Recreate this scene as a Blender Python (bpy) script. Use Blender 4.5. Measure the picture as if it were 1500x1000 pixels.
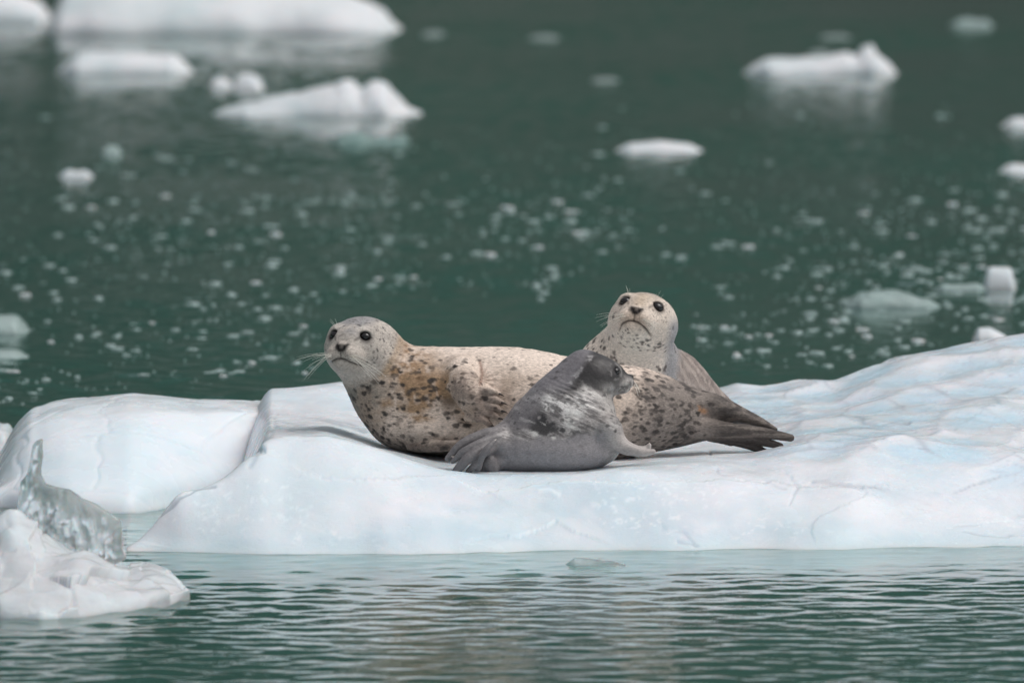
import bpy, math, random
import numpy as np
from mathutils import Vector, Matrix

for _o in list(bpy.data.objects):
    bpy.data.objects.remove(_o, do_unlink=True)
SC = bpy.context.scene
COL = SC.collection
R = math.radians

# ---------------------------------------------------------------- camera
CAM_H = 3.0
DEP = 0.0698                      # depression of the optical axis
K = 36.0 / 400.0 / 1500.0         # radians-ish per photo pixel (1500 wide)
cam_d = bpy.data.cameras.new('camera')
cam = bpy.data.objects.new('camera', cam_d)
COL.objects.link(cam)
cam_d.sensor_width = 36.0
cam_d.lens = 400.0
cam_d.clip_start = 0.5
cam_d.clip_end = 12000.0
cam.location = (0, 0, CAM_H)
cam.rotation_euler = (R(90) - DEP, 0, 0)
cam_d.dof.use_dof = True
cam_d.dof.focus_distance = 34.7
cam_d.dof.aperture_fstop = 4.6
SC.camera = cam

# ---------------------------------------------------------------- world, sun, exposure
SUN_EL, SUN_AZ = R(60), R(98)    # azimuth measured from +Y clockwise
world = bpy.data.worlds.new('World')
SC.world = world
world.use_nodes = True
wn = world.node_tree
wn.nodes.clear()
w_out = wn.nodes.new('ShaderNodeOutputWorld')
w_bg = wn.nodes.new('ShaderNodeBackground')
w_sky = wn.nodes.new('ShaderNodeTexSky')
w_sky.sky_type = 'NISHITA'
w_sky.sun_disc = False
w_sky.sun_elevation = SUN_EL
w_sky.sun_rotation = SUN_AZ
w_sky.air_density = 1.0
w_sky.dust_density = 3.0
w_hs = wn.nodes.new('ShaderNodeHueSaturation')      # overcast: the blue is mostly gone
w_hs.inputs['Saturation'].default_value = 0.22
w_bg.inputs['Strength'].default_value = 0.105
wn.links.new(w_sky.outputs[0], w_hs.inputs['Color'])
wn.links.new(w_hs.outputs[0], w_bg.inputs['Color'])
wn.links.new(w_bg.outputs[0], w_out.inputs['Surface'])

sun_d = bpy.data.lights.new('sun', 'SUN')
sun = bpy.data.objects.new('sun', sun_d)
COL.objects.link(sun)
sun_d.energy = 1.1
sun_d.angle = R(40)
sun_d.color = (1.0, 0.96, 0.92)
_sd = Vector((math.sin(SUN_AZ) * math.cos(SUN_EL), math.cos(SUN_AZ) * math.cos(SUN_EL), math.sin(SUN_EL)))
sun.rotation_euler = (-_sd).to_track_quat('-Z', 'Y').to_euler()

SC.view_settings.view_transform = 'Standard'
SC.view_settings.look = 'None'
SC.view_settings.exposure = 0.34
SC.view_settings.gamma = 1.0
SC.render.engine = 'CYCLES'
SC.cycles.use_denoising = True
SC.cycles.max_bounces = 12
SC.cycles.transmission_bounces = 8
SC.cycles.caustics_refractive = True
SC.cycles.caustics_reflective = True

# ---------------------------------------------------------------- photo pixel -> point in the place
CD, SD = math.cos(DEP), math.sin(DEP)
def P(px, py, Y):
    """point at distance Y seen at photo pixel px,py (arrays allowed)"""
    px = np.asarray(px, float); py = np.asarray(py, float); Y = np.asarray(Y, float)
    a = (px - 750) * K; b = (500 - py) * K
    dy = CD + SD * b; dz = -SD + CD * b
    t = Y / dy
    return np.stack(np.broadcast_arrays(a * t, Y, CAM_H + dz * t), -1)
def Ywater(py):
    b = (500 - np.asarray(py, float)) * K
    return -CAM_H * (CD + SD * b) / (-SD + CD * b)
def G(px, py):
    return P(px, py, Ywater(py))

# ---------------------------------------------------------------- numpy noise
_rs = np.random.RandomState(7)
_perm = _rs.permutation(256).astype(np.int64)
_perm = np.concatenate([_perm, _perm])
_tab = _rs.uniform(-1, 1, 256)
def vnoise(p):
    p = np.asarray(p, float)
    i = np.floor(p).astype(np.int64); f = p - i
    f = f * f * f * (f * (f * 6 - 15) + 10)
    ix, iy, iz = (i[..., k] & 255 for k in range(3))
    out = 0
    for dx in (0, 1):
        wx = f[..., 0] if dx else 1 - f[..., 0]
        for dy in (0, 1):
            wy = f[..., 1] if dy else 1 - f[..., 1]
            for dz in (0, 1):
                wz = f[..., 2] if dz else 1 - f[..., 2]
                h = _perm[_perm[_perm[(ix + dx) & 255] + ((iy + dy) & 255)] + ((iz + dz) & 255)]
                out = out + wx * wy * wz * _tab[h]
    return out
def fbm(p, octv=4, gain=0.5):
    p = np.asarray(p, float); a = 1.0; o = 0; n = 0
    for k in range(octv):
        o = o + a * vnoise(p + 17.3 * k); n += a
        p = p * 2.03; a *= gain
    return o / n
def worley(x, y, seed=0):
    """2D cell noise: F1, F2, random of nearest cell, offset to its centre"""
    ix = np.floor(x).astype(np.int64); iy = np.floor(y).astype(np.int64)
    f1 = np.full(x.shape, 9.0); f2 = np.full(x.shape, 9.0); rid = np.zeros(x.shape)
    ox = np.zeros(x.shape); oy = np.zeros(x.shape)
    for dx in (-1, 0, 1):
        for dy in (-1, 0, 1):
            cx = ix + dx; cy = iy + dy
            h = _perm[_perm[(cx + seed) & 255] + (cy & 255)]
            h2 = _perm[(h + 91) & 255]
            qx = cx + 0.5 + 0.45 * _tab[h]; qy = cy + 0.5 + 0.45 * _tab[h2]
            d = np.hypot(x - qx, y - qy)
            n = d < f1
            f2 = np.where(n, f1, np.minimum(f2, d))
            rid = np.where(n, _tab[_perm[(h2 + 7) & 255]], rid)
            ox = np.where(n, x - qx, ox); oy = np.where(n, y - qy, oy)
            f1 = np.where(n, d, f1)
    return f1, f2, rid, ox, oy
def sstep(a, b, x):
    t = np.clip((np.asarray(x, float) - a) / (b - a), 0, 1)
    return t * t * (3 - 2 * t)
def gsmooth(y, sig):
    if sig <= 0: return y
    n = int(3 * sig) + 1
    k = np.exp(-0.5 * (np.arange(-n, n + 1) / sig) ** 2); k /= k.sum()
    return np.convolve(np.pad(y, n, mode='edge'), k, mode='valid')

# ---------------------------------------------------------------- linking helpers
def mesh_obj(name, V, F, mat, parent=None, smooth=True, color=None):
    me = bpy.data.meshes.new(name)
    V = np.asarray(V, np.float32).reshape(-1, 3)
    if isinstance(F, np.ndarray):
        nf, c = F.shape
        me.vertices.add(len(V)); me.vertices.foreach_set('co', V.ravel())
        me.loops.add(nf * c); me.loops.foreach_set('vertex_index', F.astype(np.int32).ravel())
        me.polygons.add(nf)
        me.polygons.foreach_set('loop_start', np.arange(0, nf * c, c, dtype=np.int32))
        me.update(calc_edges=True)
    else:
        me.from_pydata(V.tolist(), [], F); me.update()
    me.polygons.foreach_set('use_smooth', np.full(len(me.polygons), smooth, bool))
    if color is not None:
        at = me.color_attributes.new('coat', 'FLOAT_COLOR', 'POINT')
        c4 = np.ones((len(V), 4), np.float32); c4[:, :3] = color
        at.data.foreach_set('color', c4.ravel())
    me.validate()
    if mat: me.materials.append(mat)
    o = bpy.data.objects.new(name, me); COL.objects.link(o)
    if parent: o.parent = parent
    return o
def recenter(o, c):
    """move a mesh object's origin to c"""
    c = Vector(c); o.data.transform(Matrix.Translation(-c)); o.location = c
    return o
def empty(name, loc):
    o = bpy.data.objects.new(name, None); COL.objects.link(o)
    o.location = Vector(loc); o.empty_display_size = 0.1
    return o
def tag(o, label=None, cat=None, group=None, kind=None):
    if label: o['label'] = label
    if cat: o['category'] = cat
    if group: o['group'] = group
    if kind: o['kind'] = kind
    return o
def grid_faces(nr, nc, close=False):
    r = np.arange(nr - 1)[:, None]; c = np.arange(nc - 1)[None, :]
    a = (r * nc + c).ravel()
    return np.stack([a, a + 1, a + nc + 1, a + nc], 1)
def tube(pts, radii, n=6):
    pts = [Vector(p) for p in pts]; V = []; F = []
    for i, p in enumerate(pts):
        t = (pts[min(i + 1, len(pts) - 1)] - pts[max(i - 1, 0)]).normalized()
        a = t.orthogonal().normalized() if i == 0 else (a - t * a.dot(t)).normalized()
        b = t.cross(a)
        for k in range(n):
            w = 2 * math.pi * k / n
            V.append(p + (a * math.cos(w) + b * math.sin(w)) * radii[i])
    for i in range(len(pts) - 1):
        for k in range(n):
            F.append([i * n + k, i * n + (k + 1) % n, (i + 1) * n + (k + 1) % n, (i + 1) * n + k])
    F.append(list(range(n))[::-1]); F.append([(len(pts) - 1) * n + k for k in range(n)])
    return [tuple(v) for v in V], F
def merge(parts):
    V = []; F = []
    for v, f in parts:
        b = len(V); V += v; F += [[i + b for i in q] for q in f]
    return V, F

# ---------------------------------------------------------------- materials
def new_mat(name):
    m = bpy.data.materials.new(name); m.use_nodes = True
    nt = m.node_tree; nt.nodes.clear()
    out = nt.nodes.new('ShaderNodeOutputMaterial')
    return m, nt, out
def node(nt, t, **kw):
    n = nt.nodes.new(t)
    for k, v in kw.items():
        if k in n.inputs: n.inputs[k].default_value = v
        else: setattr(n, k, v)
    return n
def ramp(nt, stops):
    n = nt.nodes.new('ShaderNodeValToRGB')
    e = n.color_ramp.elements
    while len(e) < len(stops): e.new(0.5)
    for s, (p, c) in zip(e, stops):
        s.position = p; s.color = c if len(c) == 4 else (*c, 1)
    return n

def mat_ice(name, tint_a, tint_b, rough=0.28, clear=0.0, sss=1.0, scale=0.06, bump=0.12, glass_ior=1.2, vert_tint=False, coat=0.14):
    m, nt, out = new_mat(name); L = nt.links.new
    tc = node(nt, 'ShaderNodeTexCoord')
    n1 = node(nt, 'ShaderNodeTexNoise', Scale=3.0, Detail=5.0, Roughness=0.55)
    L(tc.outputs['Object'], n1.inputs['Vector'])
    r1 = ramp(nt, [(0.35, tint_b), (0.62, tint_a)])
    L(n1.outputs['Fac'], r1.inputs['Fac'])
    b = node(nt, 'ShaderNodeBsdfPrincipled', Roughness=rough, IOR=1.31)
    if vert_tint:
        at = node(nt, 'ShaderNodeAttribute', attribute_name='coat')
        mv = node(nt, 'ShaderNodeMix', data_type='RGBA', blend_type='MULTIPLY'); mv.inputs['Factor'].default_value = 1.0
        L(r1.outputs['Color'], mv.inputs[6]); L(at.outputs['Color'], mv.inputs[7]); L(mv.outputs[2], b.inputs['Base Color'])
    else:
        L(r1.outputs['Color'], b.inputs['Base Color'])
    b.subsurface_method = 'RANDOM_WALK'
    b.inputs['Subsurface Weight'].default_value = sss
    b.inputs['Subsurface Radius'].default_value = (0.55, 0.85, 1.0)
    b.inputs['Subsurface Scale'].default_value = scale
    b.inputs['Specular IOR Level'].default_value = 0.26
    b.inputs['Coat Weight'].default_value = coat
    b.inputs['Coat Roughness'].default_value = 0.09
    b.inputs['Coat IOR'].default_value = 1.33
    # roughness breaks up: wet and frosted patches
    n2 = node(nt, 'ShaderNodeTexNoise', Scale=9.0, Detail=4.0)
    L(tc.outputs['Object'], n2.inputs['Vector'])
    r2 = ramp(nt, [(0.28, (rough * 0.6,) * 3), (0.75, (min(1, rough * 1.5),) * 3)])
    L(n2.outputs['Fac'], r2.inputs['Fac']); L(r2.outputs['Color'], b.inputs['Roughness'])
    n3 = node(nt, 'ShaderNodeTexNoise', Scale=52.0, Detail=7.0, Roughness=0.68)
    L(tc.outputs['Object'], n3.inputs['Vector'])
    bp = node(nt, 'ShaderNodeBump', Strength=bump, Distance=0.010)
    L(n3.outputs['Fac'], bp.inputs['Height']); L(bp.outputs['Normal'], b.inputs['Normal'])
    if clear > 0:
        g = node(nt, 'ShaderNodeBsdfGlass', Roughness=0.04, IOR=glass_ior)
        g.inputs['Color'].default_value = (0.97, 0.99, 0.99, 1)
        L(bp.outputs['Normal'], g.inputs['Normal'])
        n4 = node(nt, 'ShaderNodeTexNoise', Scale=6.0, Detail=6.0, Roughness=0.65)
        L(tc.outputs['Object'], n4.inputs['Vector'])
        r4 = ramp(nt, [(0.25, (max(0, clear - 0.15),) * 3), (0.75, (min(1, clear + 0.15),) * 3)])
        L(n4.outputs['Fac'], r4.inputs['Fac'])
        mx = node(nt, 'ShaderNodeMixShader')
        L(r4.outputs['Color'], mx.inputs[0]); L(b.outputs[0], mx.inputs[1]); L(g.outputs[0], mx.inputs[2])
        L(mx.outputs[0], out.inputs['Surface'])
    else:
        L(b.outputs[0], out.inputs['Surface'])
    return m
M_ICE = mat_ice('glacier_ice', (0.765, 0.775, 0.815), (0.655, 0.735, 0.78), 0.24, 0.0, 1.0, 0.06, 0.26, vert_tint=True)
M_LOBE = mat_ice('smooth_blue_ice', (0.78, 0.81, 0.85), (0.68, 0.77, 0.82), 0.26, 0.0, 1.0, 0.07, 0.10)
M_CLEAR = mat_ice('clear_ice', (0.88, 0.90, 0.92), (0.83, 0.87, 0.89), 0.05, 0.72, 0.8, 0.03, 0.15, 1.10)
M_CHUNK = mat_ice('wet_white_ice', (0.80, 0.81, 0.84), (0.69, 0.76, 0.79), 0.14, 0.24, 1.0, 0.035, 0.2, 1.12)
M_BERG = mat_ice('far_ice', (0.68, 0.69, 0.71), (0.52, 0.59, 0.61), 0.5, 0.0, 0.6, 0.05, coat=0.0)
M_TEALICE = mat_ice('sunken_teal_ice', (0.27, 0.38, 0.36), (0.16, 0.27, 0.25), 0.2, 0.25, 0.6, 0.03)
M_DIM = mat_ice('sodden_grey_ice', (0.36, 0.42, 0.41), (0.25, 0.31, 0.30), 0.3, 0.2, 0.0, 0.03)
M_BRASH = mat_ice('brash_chip_ice', (0.40, 0.50, 0.485), (0.26, 0.37, 0.35), 0.3, 0.2, 0.0, 0.03)

def mat_water():
    m, nt, out = new_mat('fjord_water'); L = nt.links.new
    tc = node(nt, 'ShaderNodeTexCoord')
    mp = node(nt, 'ShaderNodeMapping'); mp.inputs['Scale'].default_value = (1.0, 0.8, 1.0)
    L(tc.outputs['Object'], mp.inputs['Vector'])
    n = node(nt, 'ShaderNodeTexNoise', Scale=11.0, Detail=3.0, Roughness=0.55)
    L(mp.outputs[0], n.inputs['Vector'])
    bp = node(nt, 'ShaderNodeBump', Strength=0.32, Distance=0.009)
    L(n.outputs['Fac'], bp.inputs['Height'])
    n2 = node(nt, 'ShaderNodeTexNoise', Scale=0.25, Detail=3.0)
    L(tc.outputs['Object'], n2.inputs['Vector'])
    r = ramp(nt, [(0.3, (0.038, 0.180, 0.148)), (0.7, (0.050, 0.212, 0.176))])
    L(n2.outputs['Fac'], r.inputs['Fac'])
    d = node(nt, 'ShaderNodeBsdfDiffuse')
    L(r.outputs['Color'], d.inputs['Color'])
    f = node(nt, 'ShaderNodeBsdfRefraction', IOR=1.33, Roughness=0.05)
    f.inputs['Color'].default_value = (0.85, 0.98, 0.96, 1)
    L(bp.outputs['Normal'], f.inputs['Normal'])
    g = node(nt, 'ShaderNodeBsdfGlossy', Roughness=0.07)
    g.inputs['Color'].default_value = (1, 1, 1, 1)
    L(bp.outputs['Normal'], g.inputs['Normal'])
    m1 = node(nt, 'ShaderNodeMixShader'); m1.inputs[0].default_value = 0.6
    L(d.outputs[0], m1.inputs[1]); L(f.outputs[0], m1.inputs[2])
    fr = node(nt, 'ShaderNodeFresnel', IOR=1.33)
    L(bp.outputs['Normal'], fr.inputs['Normal'])
    m2 = node(nt, 'ShaderNodeMixShader')
    L(fr.outputs[0], m2.inputs[0]); L(m1.outputs[0], m2.inputs[1]); L(g.outputs[0], m2.inputs[2])
    L(m2.outputs[0], out.inputs['Surface'])
    va = node(nt, 'ShaderNodeVolumeAbsorption', Density=5.0)
    va.inputs['Color'].default_value = (0.35, 0.80, 0.74, 1)
    L(va.outputs[0], out.inputs['Volume'])
    return m
M_WATER = mat_water()

def mat_hills():
    m, nt, out = new_mat('forested_slope'); L = nt.links.new
    geo = node(nt, 'ShaderNodeNewGeometry')
    sep = node(nt, 'ShaderNodeSeparateXYZ'); L(geo.outputs['Position'], sep.inputs[0])
    n = node(nt, 'ShaderNodeTexNoise', Scale=0.02, Detail=8.0, Roughness=0.65)
    L(geo.outputs['Position'], n.inputs['Vector'])
    forest = ramp(nt, [(0.35, (0.020, 0.040, 0.028)), (0.55, (0.035, 0.065, 0.045)), (0.72, (0.09, 0.10, 0.085))])
    L(n.outputs['Fac'], forest.inputs['Fac'])
    rock = ramp(nt, [(0.3, (0.045, 0.046, 0.042)), (0.7, (0.10, 0.10, 0.095))])
    L(n.outputs['Fac'], rock.inputs['Fac'])
    mr = node(nt, 'ShaderNodeMapRange'); mr.inputs['From Min'].default_value = 10; mr.inputs['From Max'].default_value = 70
    L(sep.outputs['Z'], mr.inputs['Value'])
    mx = node(nt, 'ShaderNodeMix', data_type='RGBA')
    L(mr.outputs[0], mx.inputs['Factor']); L(rock.outputs['Color'], mx.inputs[6]); L(forest.outputs['Color'], mx.inputs[7])
    b = node(nt, 'ShaderNodeBsdfPrincipled', Roughness=0.9)
    L(mx.outputs[2], b.inputs['Base Color'])
    L(b.outputs[0], out.inputs['Surface'])
    return m
M_HILL = mat_hills()

def mat_coat(name, rough=0.6, spec=0.2, lo=0.56, hi=1.34, sc=190.0):
    m, nt, out = new_mat(name); L = nt.links.new
    at = node(nt, 'ShaderNodeAttribute', attribute_name='coat')
    tc = node(nt, 'ShaderNodeTexCoord')
    mp = node(nt, 'ShaderNodeMapping'); mp.inputs['Scale'].default_value = (0.55, 1.0, 1.3)
    L(tc.outputs['Object'], mp.inputs['Vector'])
    n = node(nt, 'ShaderNodeTexNoise', Scale=sc, Detail=4.0, Roughness=0.65)
    L(mp.outputs[0], n.inputs['Vector'])
    r = ramp(nt, [(0.28, (lo, lo, lo)), (0.72, (hi, hi, hi))])
    L(n.outputs['Fac'], r.inputs['Fac'])
    mx = node(nt, 'ShaderNodeMix', data_type='RGBA', blend_type='MULTIPLY')
    mx.inputs['Factor'].default_value = 1.0
    L(at.outputs['Color'], mx.inputs[6]); L(r.outputs['Color'], mx.inputs[7])
    b = node(nt, 'ShaderNodeBsdfPrincipled', Roughness=rough)
    b.inputs['Specular IOR Level'].default_value = spec
    b.inputs['Sheen Weight'].default_value = 0.02
    b.inputs['Sheen Roughness'].default_value = 0.4
    L(mx.outputs[2], b.inputs['Base Color'])
    bp = node(nt, 'ShaderNodeBump', Strength=0.35, Distance=0.003)
    L(n.outputs['Fac'], bp.inputs['Height']); L(bp.outputs['Normal'], b.inputs['Normal'])
    L(b.outputs[0], out.inputs['Surface'])
    return m
M_COAT = mat_coat('short_spotted_fur')
M_WETCOAT = mat_coat('damp_grey_fur', 0.40, 0.35, 0.70, 1.24, 240.0)

def mat_plain(name, col, rough, spec=0.5, noise=0.0):
    m, nt, out = new_mat(name); L = nt.links.new
    tc = node(nt, 'ShaderNodeTexCoord')
    n = node(nt, 'ShaderNodeTexNoise', Scale=60.0, Detail=3.0)
    L(tc.outputs['Object'], n.inputs['Vector'])
    r = ramp(nt, [(0.3, tuple(c * (1 - noise) for c in col)), (0.7, tuple(c * (1 + noise) for c in col))])
    L(n.outputs['Fac'], r.inputs['Fac'])
    b = node(nt, 'ShaderNodeBsdfPrincipled', Roughness=rough)
    b.inputs['Specular IOR Level'].default_value = spec
    L(r.outputs['Color'], b.inputs['Base Color']); L(b.outputs[0], out.inputs['Surface'])
    return m
M_EYE = mat_plain('dark_wet_eye', (0.008, 0.006, 0.006), 0.08, 0.6, 0.3)
M_WHISK = mat_plain('pale_whisker', (0.80, 0.76, 0.68), 0.45, 0.4, 0.1)
M_CLAW = mat_plain('dark_claw', (0.045, 0.034, 0.028), 0.35, 0.5, 0.3)
M_PALECLAW = mat_plain('pale_claw', (0.62, 0.56, 0.50), 0.35, 0.5, 0.2)

# ---------------------------------------------------------------- water and hills
def axis(dense_lo, dense_hi, step, far, growth=1.18):
    a = list(np.arange(dense_lo, dense_hi + step * 0.5, step))
    s = step; x = a[-1]; up = []
    while x < far: s *= growth; x += s; up.append(x)
    s = step; x = a[0]; dn = []
    while x > -far: s *= growth; x -= s; dn.append(x)
    return np.array(dn[::-1] + a + up)
def build_water():
    xs = axis(-3.5, 3.5, 0.022, 2500)
    ys = [24.0]
    while ys[-1] < 2500:
        y = ys[-1]
        s = 0.05 if y < 29 else 0.0135 if y < 34.5 else (0.02 + (y - 34.5) * 0.0006 if y < 76 else 0.2 if y < 90 else 0.21 * 1.15 ** ((y - 90) / 20 if y < 300 else 12))
        s = min(s, max(0.3, (y - 80) * 0.12)) if y > 90 else s
        ys.append(y + s)
    lo = []; y = 24.0; s = 0.02
    while y > -400: s *= 1.25; y -= s; lo.append(y)
    ys = np.array(lo[::-1] + ys)
    X, Y = np.meshgrid(xs, ys)
    dx = np.gradient(xs)[None, :]; dy = np.gradient(ys)[:, None]
    sp = np.maximum(np.broadcast_to(dx, X.shape), np.broadcast_to(dy, X.shape))
    Z = np.zeros(X.shape); rs = np.random.RandomState(3)
    core = sp < 0.6
    xc, yc, sc = X[core], Y[core], sp[core]
    z = np.zeros(xc.shape)
    pat = np.clip(0.78 + 0.95 * fbm(np.stack([xc * 0.8, yc * 0.45, 0 * xc], -1), 3), .25, 1.5)
    pat *= 1 - 0.55 * sstep(32.4, 33.9, yc) * (1 - sstep(33.9, 40, yc))       # sheltered water along the floe
    for k in range(110):
        lam = 0.045 * (5.5 ** rs.rand())
        th = rs.normal(0.1, 0.95)                        # mostly running towards or away from the boat
        kx = math.sin(th) * 2 * math.pi / lam; ky = math.cos(th) * 2 * math.pi / lam
        slope = 0.0102 * (1.0 if lam < 0.5 else 0.7)
        amp = slope * lam / (2 * math.pi)
        wob = 0.6 * np.sin(xc * 0.9 / lam * 0.2 + k) * 1.0
        z += np.clip((lam / sc - 2.5) / 2, 0, 1) * amp * np.sin(kx * xc + ky * yc + rs.rand() * 6.28 + wob)
    Z[core] = z * pat
    o = mesh_obj('water', np.stack([X, Y, Z], -1), grid_faces(*X.shape), M_WATER)
    tag(o, 'dark green glacial fjord water with small ripples around the ice', 'water', kind='structure')
build_water()

def build_hills():
    n_a, n_r = 360, 40
    a = np.linspace(0, 2 * math.pi, n_a); t = np.linspace(0, 1, n_r)
    A, T = np.meshgrid(a, t)
    ring = np.stack([np.cos(A) * 3, np.sin(A) * 3, T * 0], -1)
    rad = 900 + 160 * fbm(ring, 3)
    ridge = 520 + 220 * fbm(ring * 1.7 + 5, 4)
    # the fjord is open to the left and right and behind the boat: slopes lower there
    front = 0.30 + 0.70 * np.clip(np.sin(A), 0, 1) ** 0.5
    r = rad + T * 700
    Z = -8 + ridge * front * (1 - (1 - T) ** 1.6) + 60 * front * T * fbm(np.stack([np.cos(A) * 14, np.sin(A) * 14, T * 6], -1), 4)
    V = np.stack([r * np.cos(A), r * np.sin(A), Z], -1)
    o = mesh_obj('hills', V, grid_faces(n_r, n_a), M_HILL)
    tag(o, 'steep dark forested fjord slopes rising from the far shore', 'hills', kind='structure')
build_hills()

def seg_dist(x, z, pts):
    d = np.full(x.shape, 1e9)
    for (ax, az), (bx, bz) in zip(pts[:-1], pts[1:]):
        ex, ez = bx - ax, bz - az
        t = np.clip(((x - ax) * ex + (z - az) * ez) / (ex * ex + ez * ez), 0, 1)
        d = np.minimum(d, np.hypot(x - ax - ex * t, z - az - ez * t))
    return d
def px_of(V):
    """photo column/row that a build-time point was laid out from (used as body coordinates)"""
    dx, dy, dz = V[:, 0], V[:, 1], V[:, 2] - CAM_H
    t = dy * CD - dz * SD
    return 750 + dx / t / K, 500 - (dy * SD + dz * CD) / t / K

# ---------------------------------------------------------------- lofted ice
def cubic_rows(C, sub):
    """C: list of (n,3) contour rows -> dense rows, Catmull-Rom between them"""
    C = np.asarray(C); m = len(C); rows = []
    for i in range(m - 1):
        p0, p1, p2, p3 = C[max(i - 1, 0)], C[i], C[i + 1], C[min(i + 2, m - 1)]
        for t in np.arange(sub[i]) / sub[i]:
            rows.append(0.5 * (2 * p1 + (p2 - p0) * t + (2 * p0 - 5 * p1 + 4 * p2 - p3) * t * t + (3 * p1 - p0 - 3 * p2 + p3) * t ** 3))
    rows.append(C[-1])
    return np.asarray(rows)
def grid_normals(V):
    du = np.gradient(V, axis=1); dv = np.gradient(V, axis=0)
    n = np.cross(du, dv); l = np.linalg.norm(n, axis=-1, keepdims=True)
    return n / np.maximum(l, 1e-9)
def curve(px, pts, sig=0):
    x, y = zip(*pts)
    return gsmooth(np.interp(px, x, y), sig)

_GREY = (.58, .62, .66)
_SOFT = (.76, .81, .85)
_GLINT = (1.12, 1.12, 1.12)
CRACKS_AND_GLINT = [
    ([(1095, 604), (1180, 608), (1290, 617), (1335, 612)], 2.2, .004, .75, _GREY),
    ([(1290, 640), (1400, 658), (1440, 675), (1510, 680)], 2.0, .004, .7, _GREY),
    ([(1190, 705), (1260, 708), (1330, 728), (1365, 736)], 1.8, .003, .6, _GREY),
    ([(1240, 712), (1300, 716), (1380, 722)], 1.5, .002, .5, _GREY),
    ([(1395, 722), (1440, 704), (1500, 690)], 2.0, .003, .5, _GREY),
    ([(1400, 770), (1450, 762), (1500, 757)], 2.0, .003, .5, _SOFT),
    ([(1410, 778), (1460, 786), (1510, 778)], 2.0, .003, .45, _GREY),
    ([(1180, 560), (1260, 556), (1340, 548), (1420, 551)], 3.0, .004, .5, _SOFT),
    ([(1200, 585), (1290, 578), (1380, 584), (1500, 570)], 3.0, .004, .55, _SOFT),
    ([(1280, 530), (1360, 535), (1500, 522)], 3.5, .004, .5, _SOFT),
    ([(1330, 600), (1420, 606), (1510, 600)], 3.0, .004, .5, _SOFT),
    ([(1130, 640), (1200, 634), (1280, 629), (1400, 626)], 2.0, .003, .5, _GREY),
    ([(1060, 692), (1100, 706), (1150, 716)], 1.6, .003, .5, _SOFT),
    ([(1038, 660), (1050, 690), (1075, 704)], 3.0, .006, .35, _SOFT),
    ([(1150, 690), (1170, 712), (1160, 740)], 2.0, .004, .3, _SOFT),
    ([(395, 604), (450, 609), (505, 618), (535, 630)], 2.0, .003, .7, _GREY),
    ([(400, 624), (440, 636), (520, 641), (600, 662), (660, 676)], 2.6, .004, .6, _SOFT),
    ([(400, 612), (430, 622), (500, 634), (590, 652)], 1.6, .003, .6, _GREY),
    ([(445, 648), (500, 640), (560, 656)], 1.8, .002, .45, _SOFT),
    ([(318, 716), (285, 720), (262, 730), (236, 752)], 1.8, .003, .75, _GREY),
    ([(404, 606), (400, 628), (384, 655), (366, 688)], 3.0, .005, .35, _SOFT),
    ([(792, 722), (806, 721), (818, 728)], 2.2, -.003, .6, _GLINT),  # no crack: a bright specular glint painted as a pale raised line
    ([(990, 792), (1010, 796), (1040, 806)], 2.0, .004, .4, _SOFT),
    ([(970, 770), (1000, 780), (1020, 800)], 2.4, .004, .35, _SOFT),
]
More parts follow.
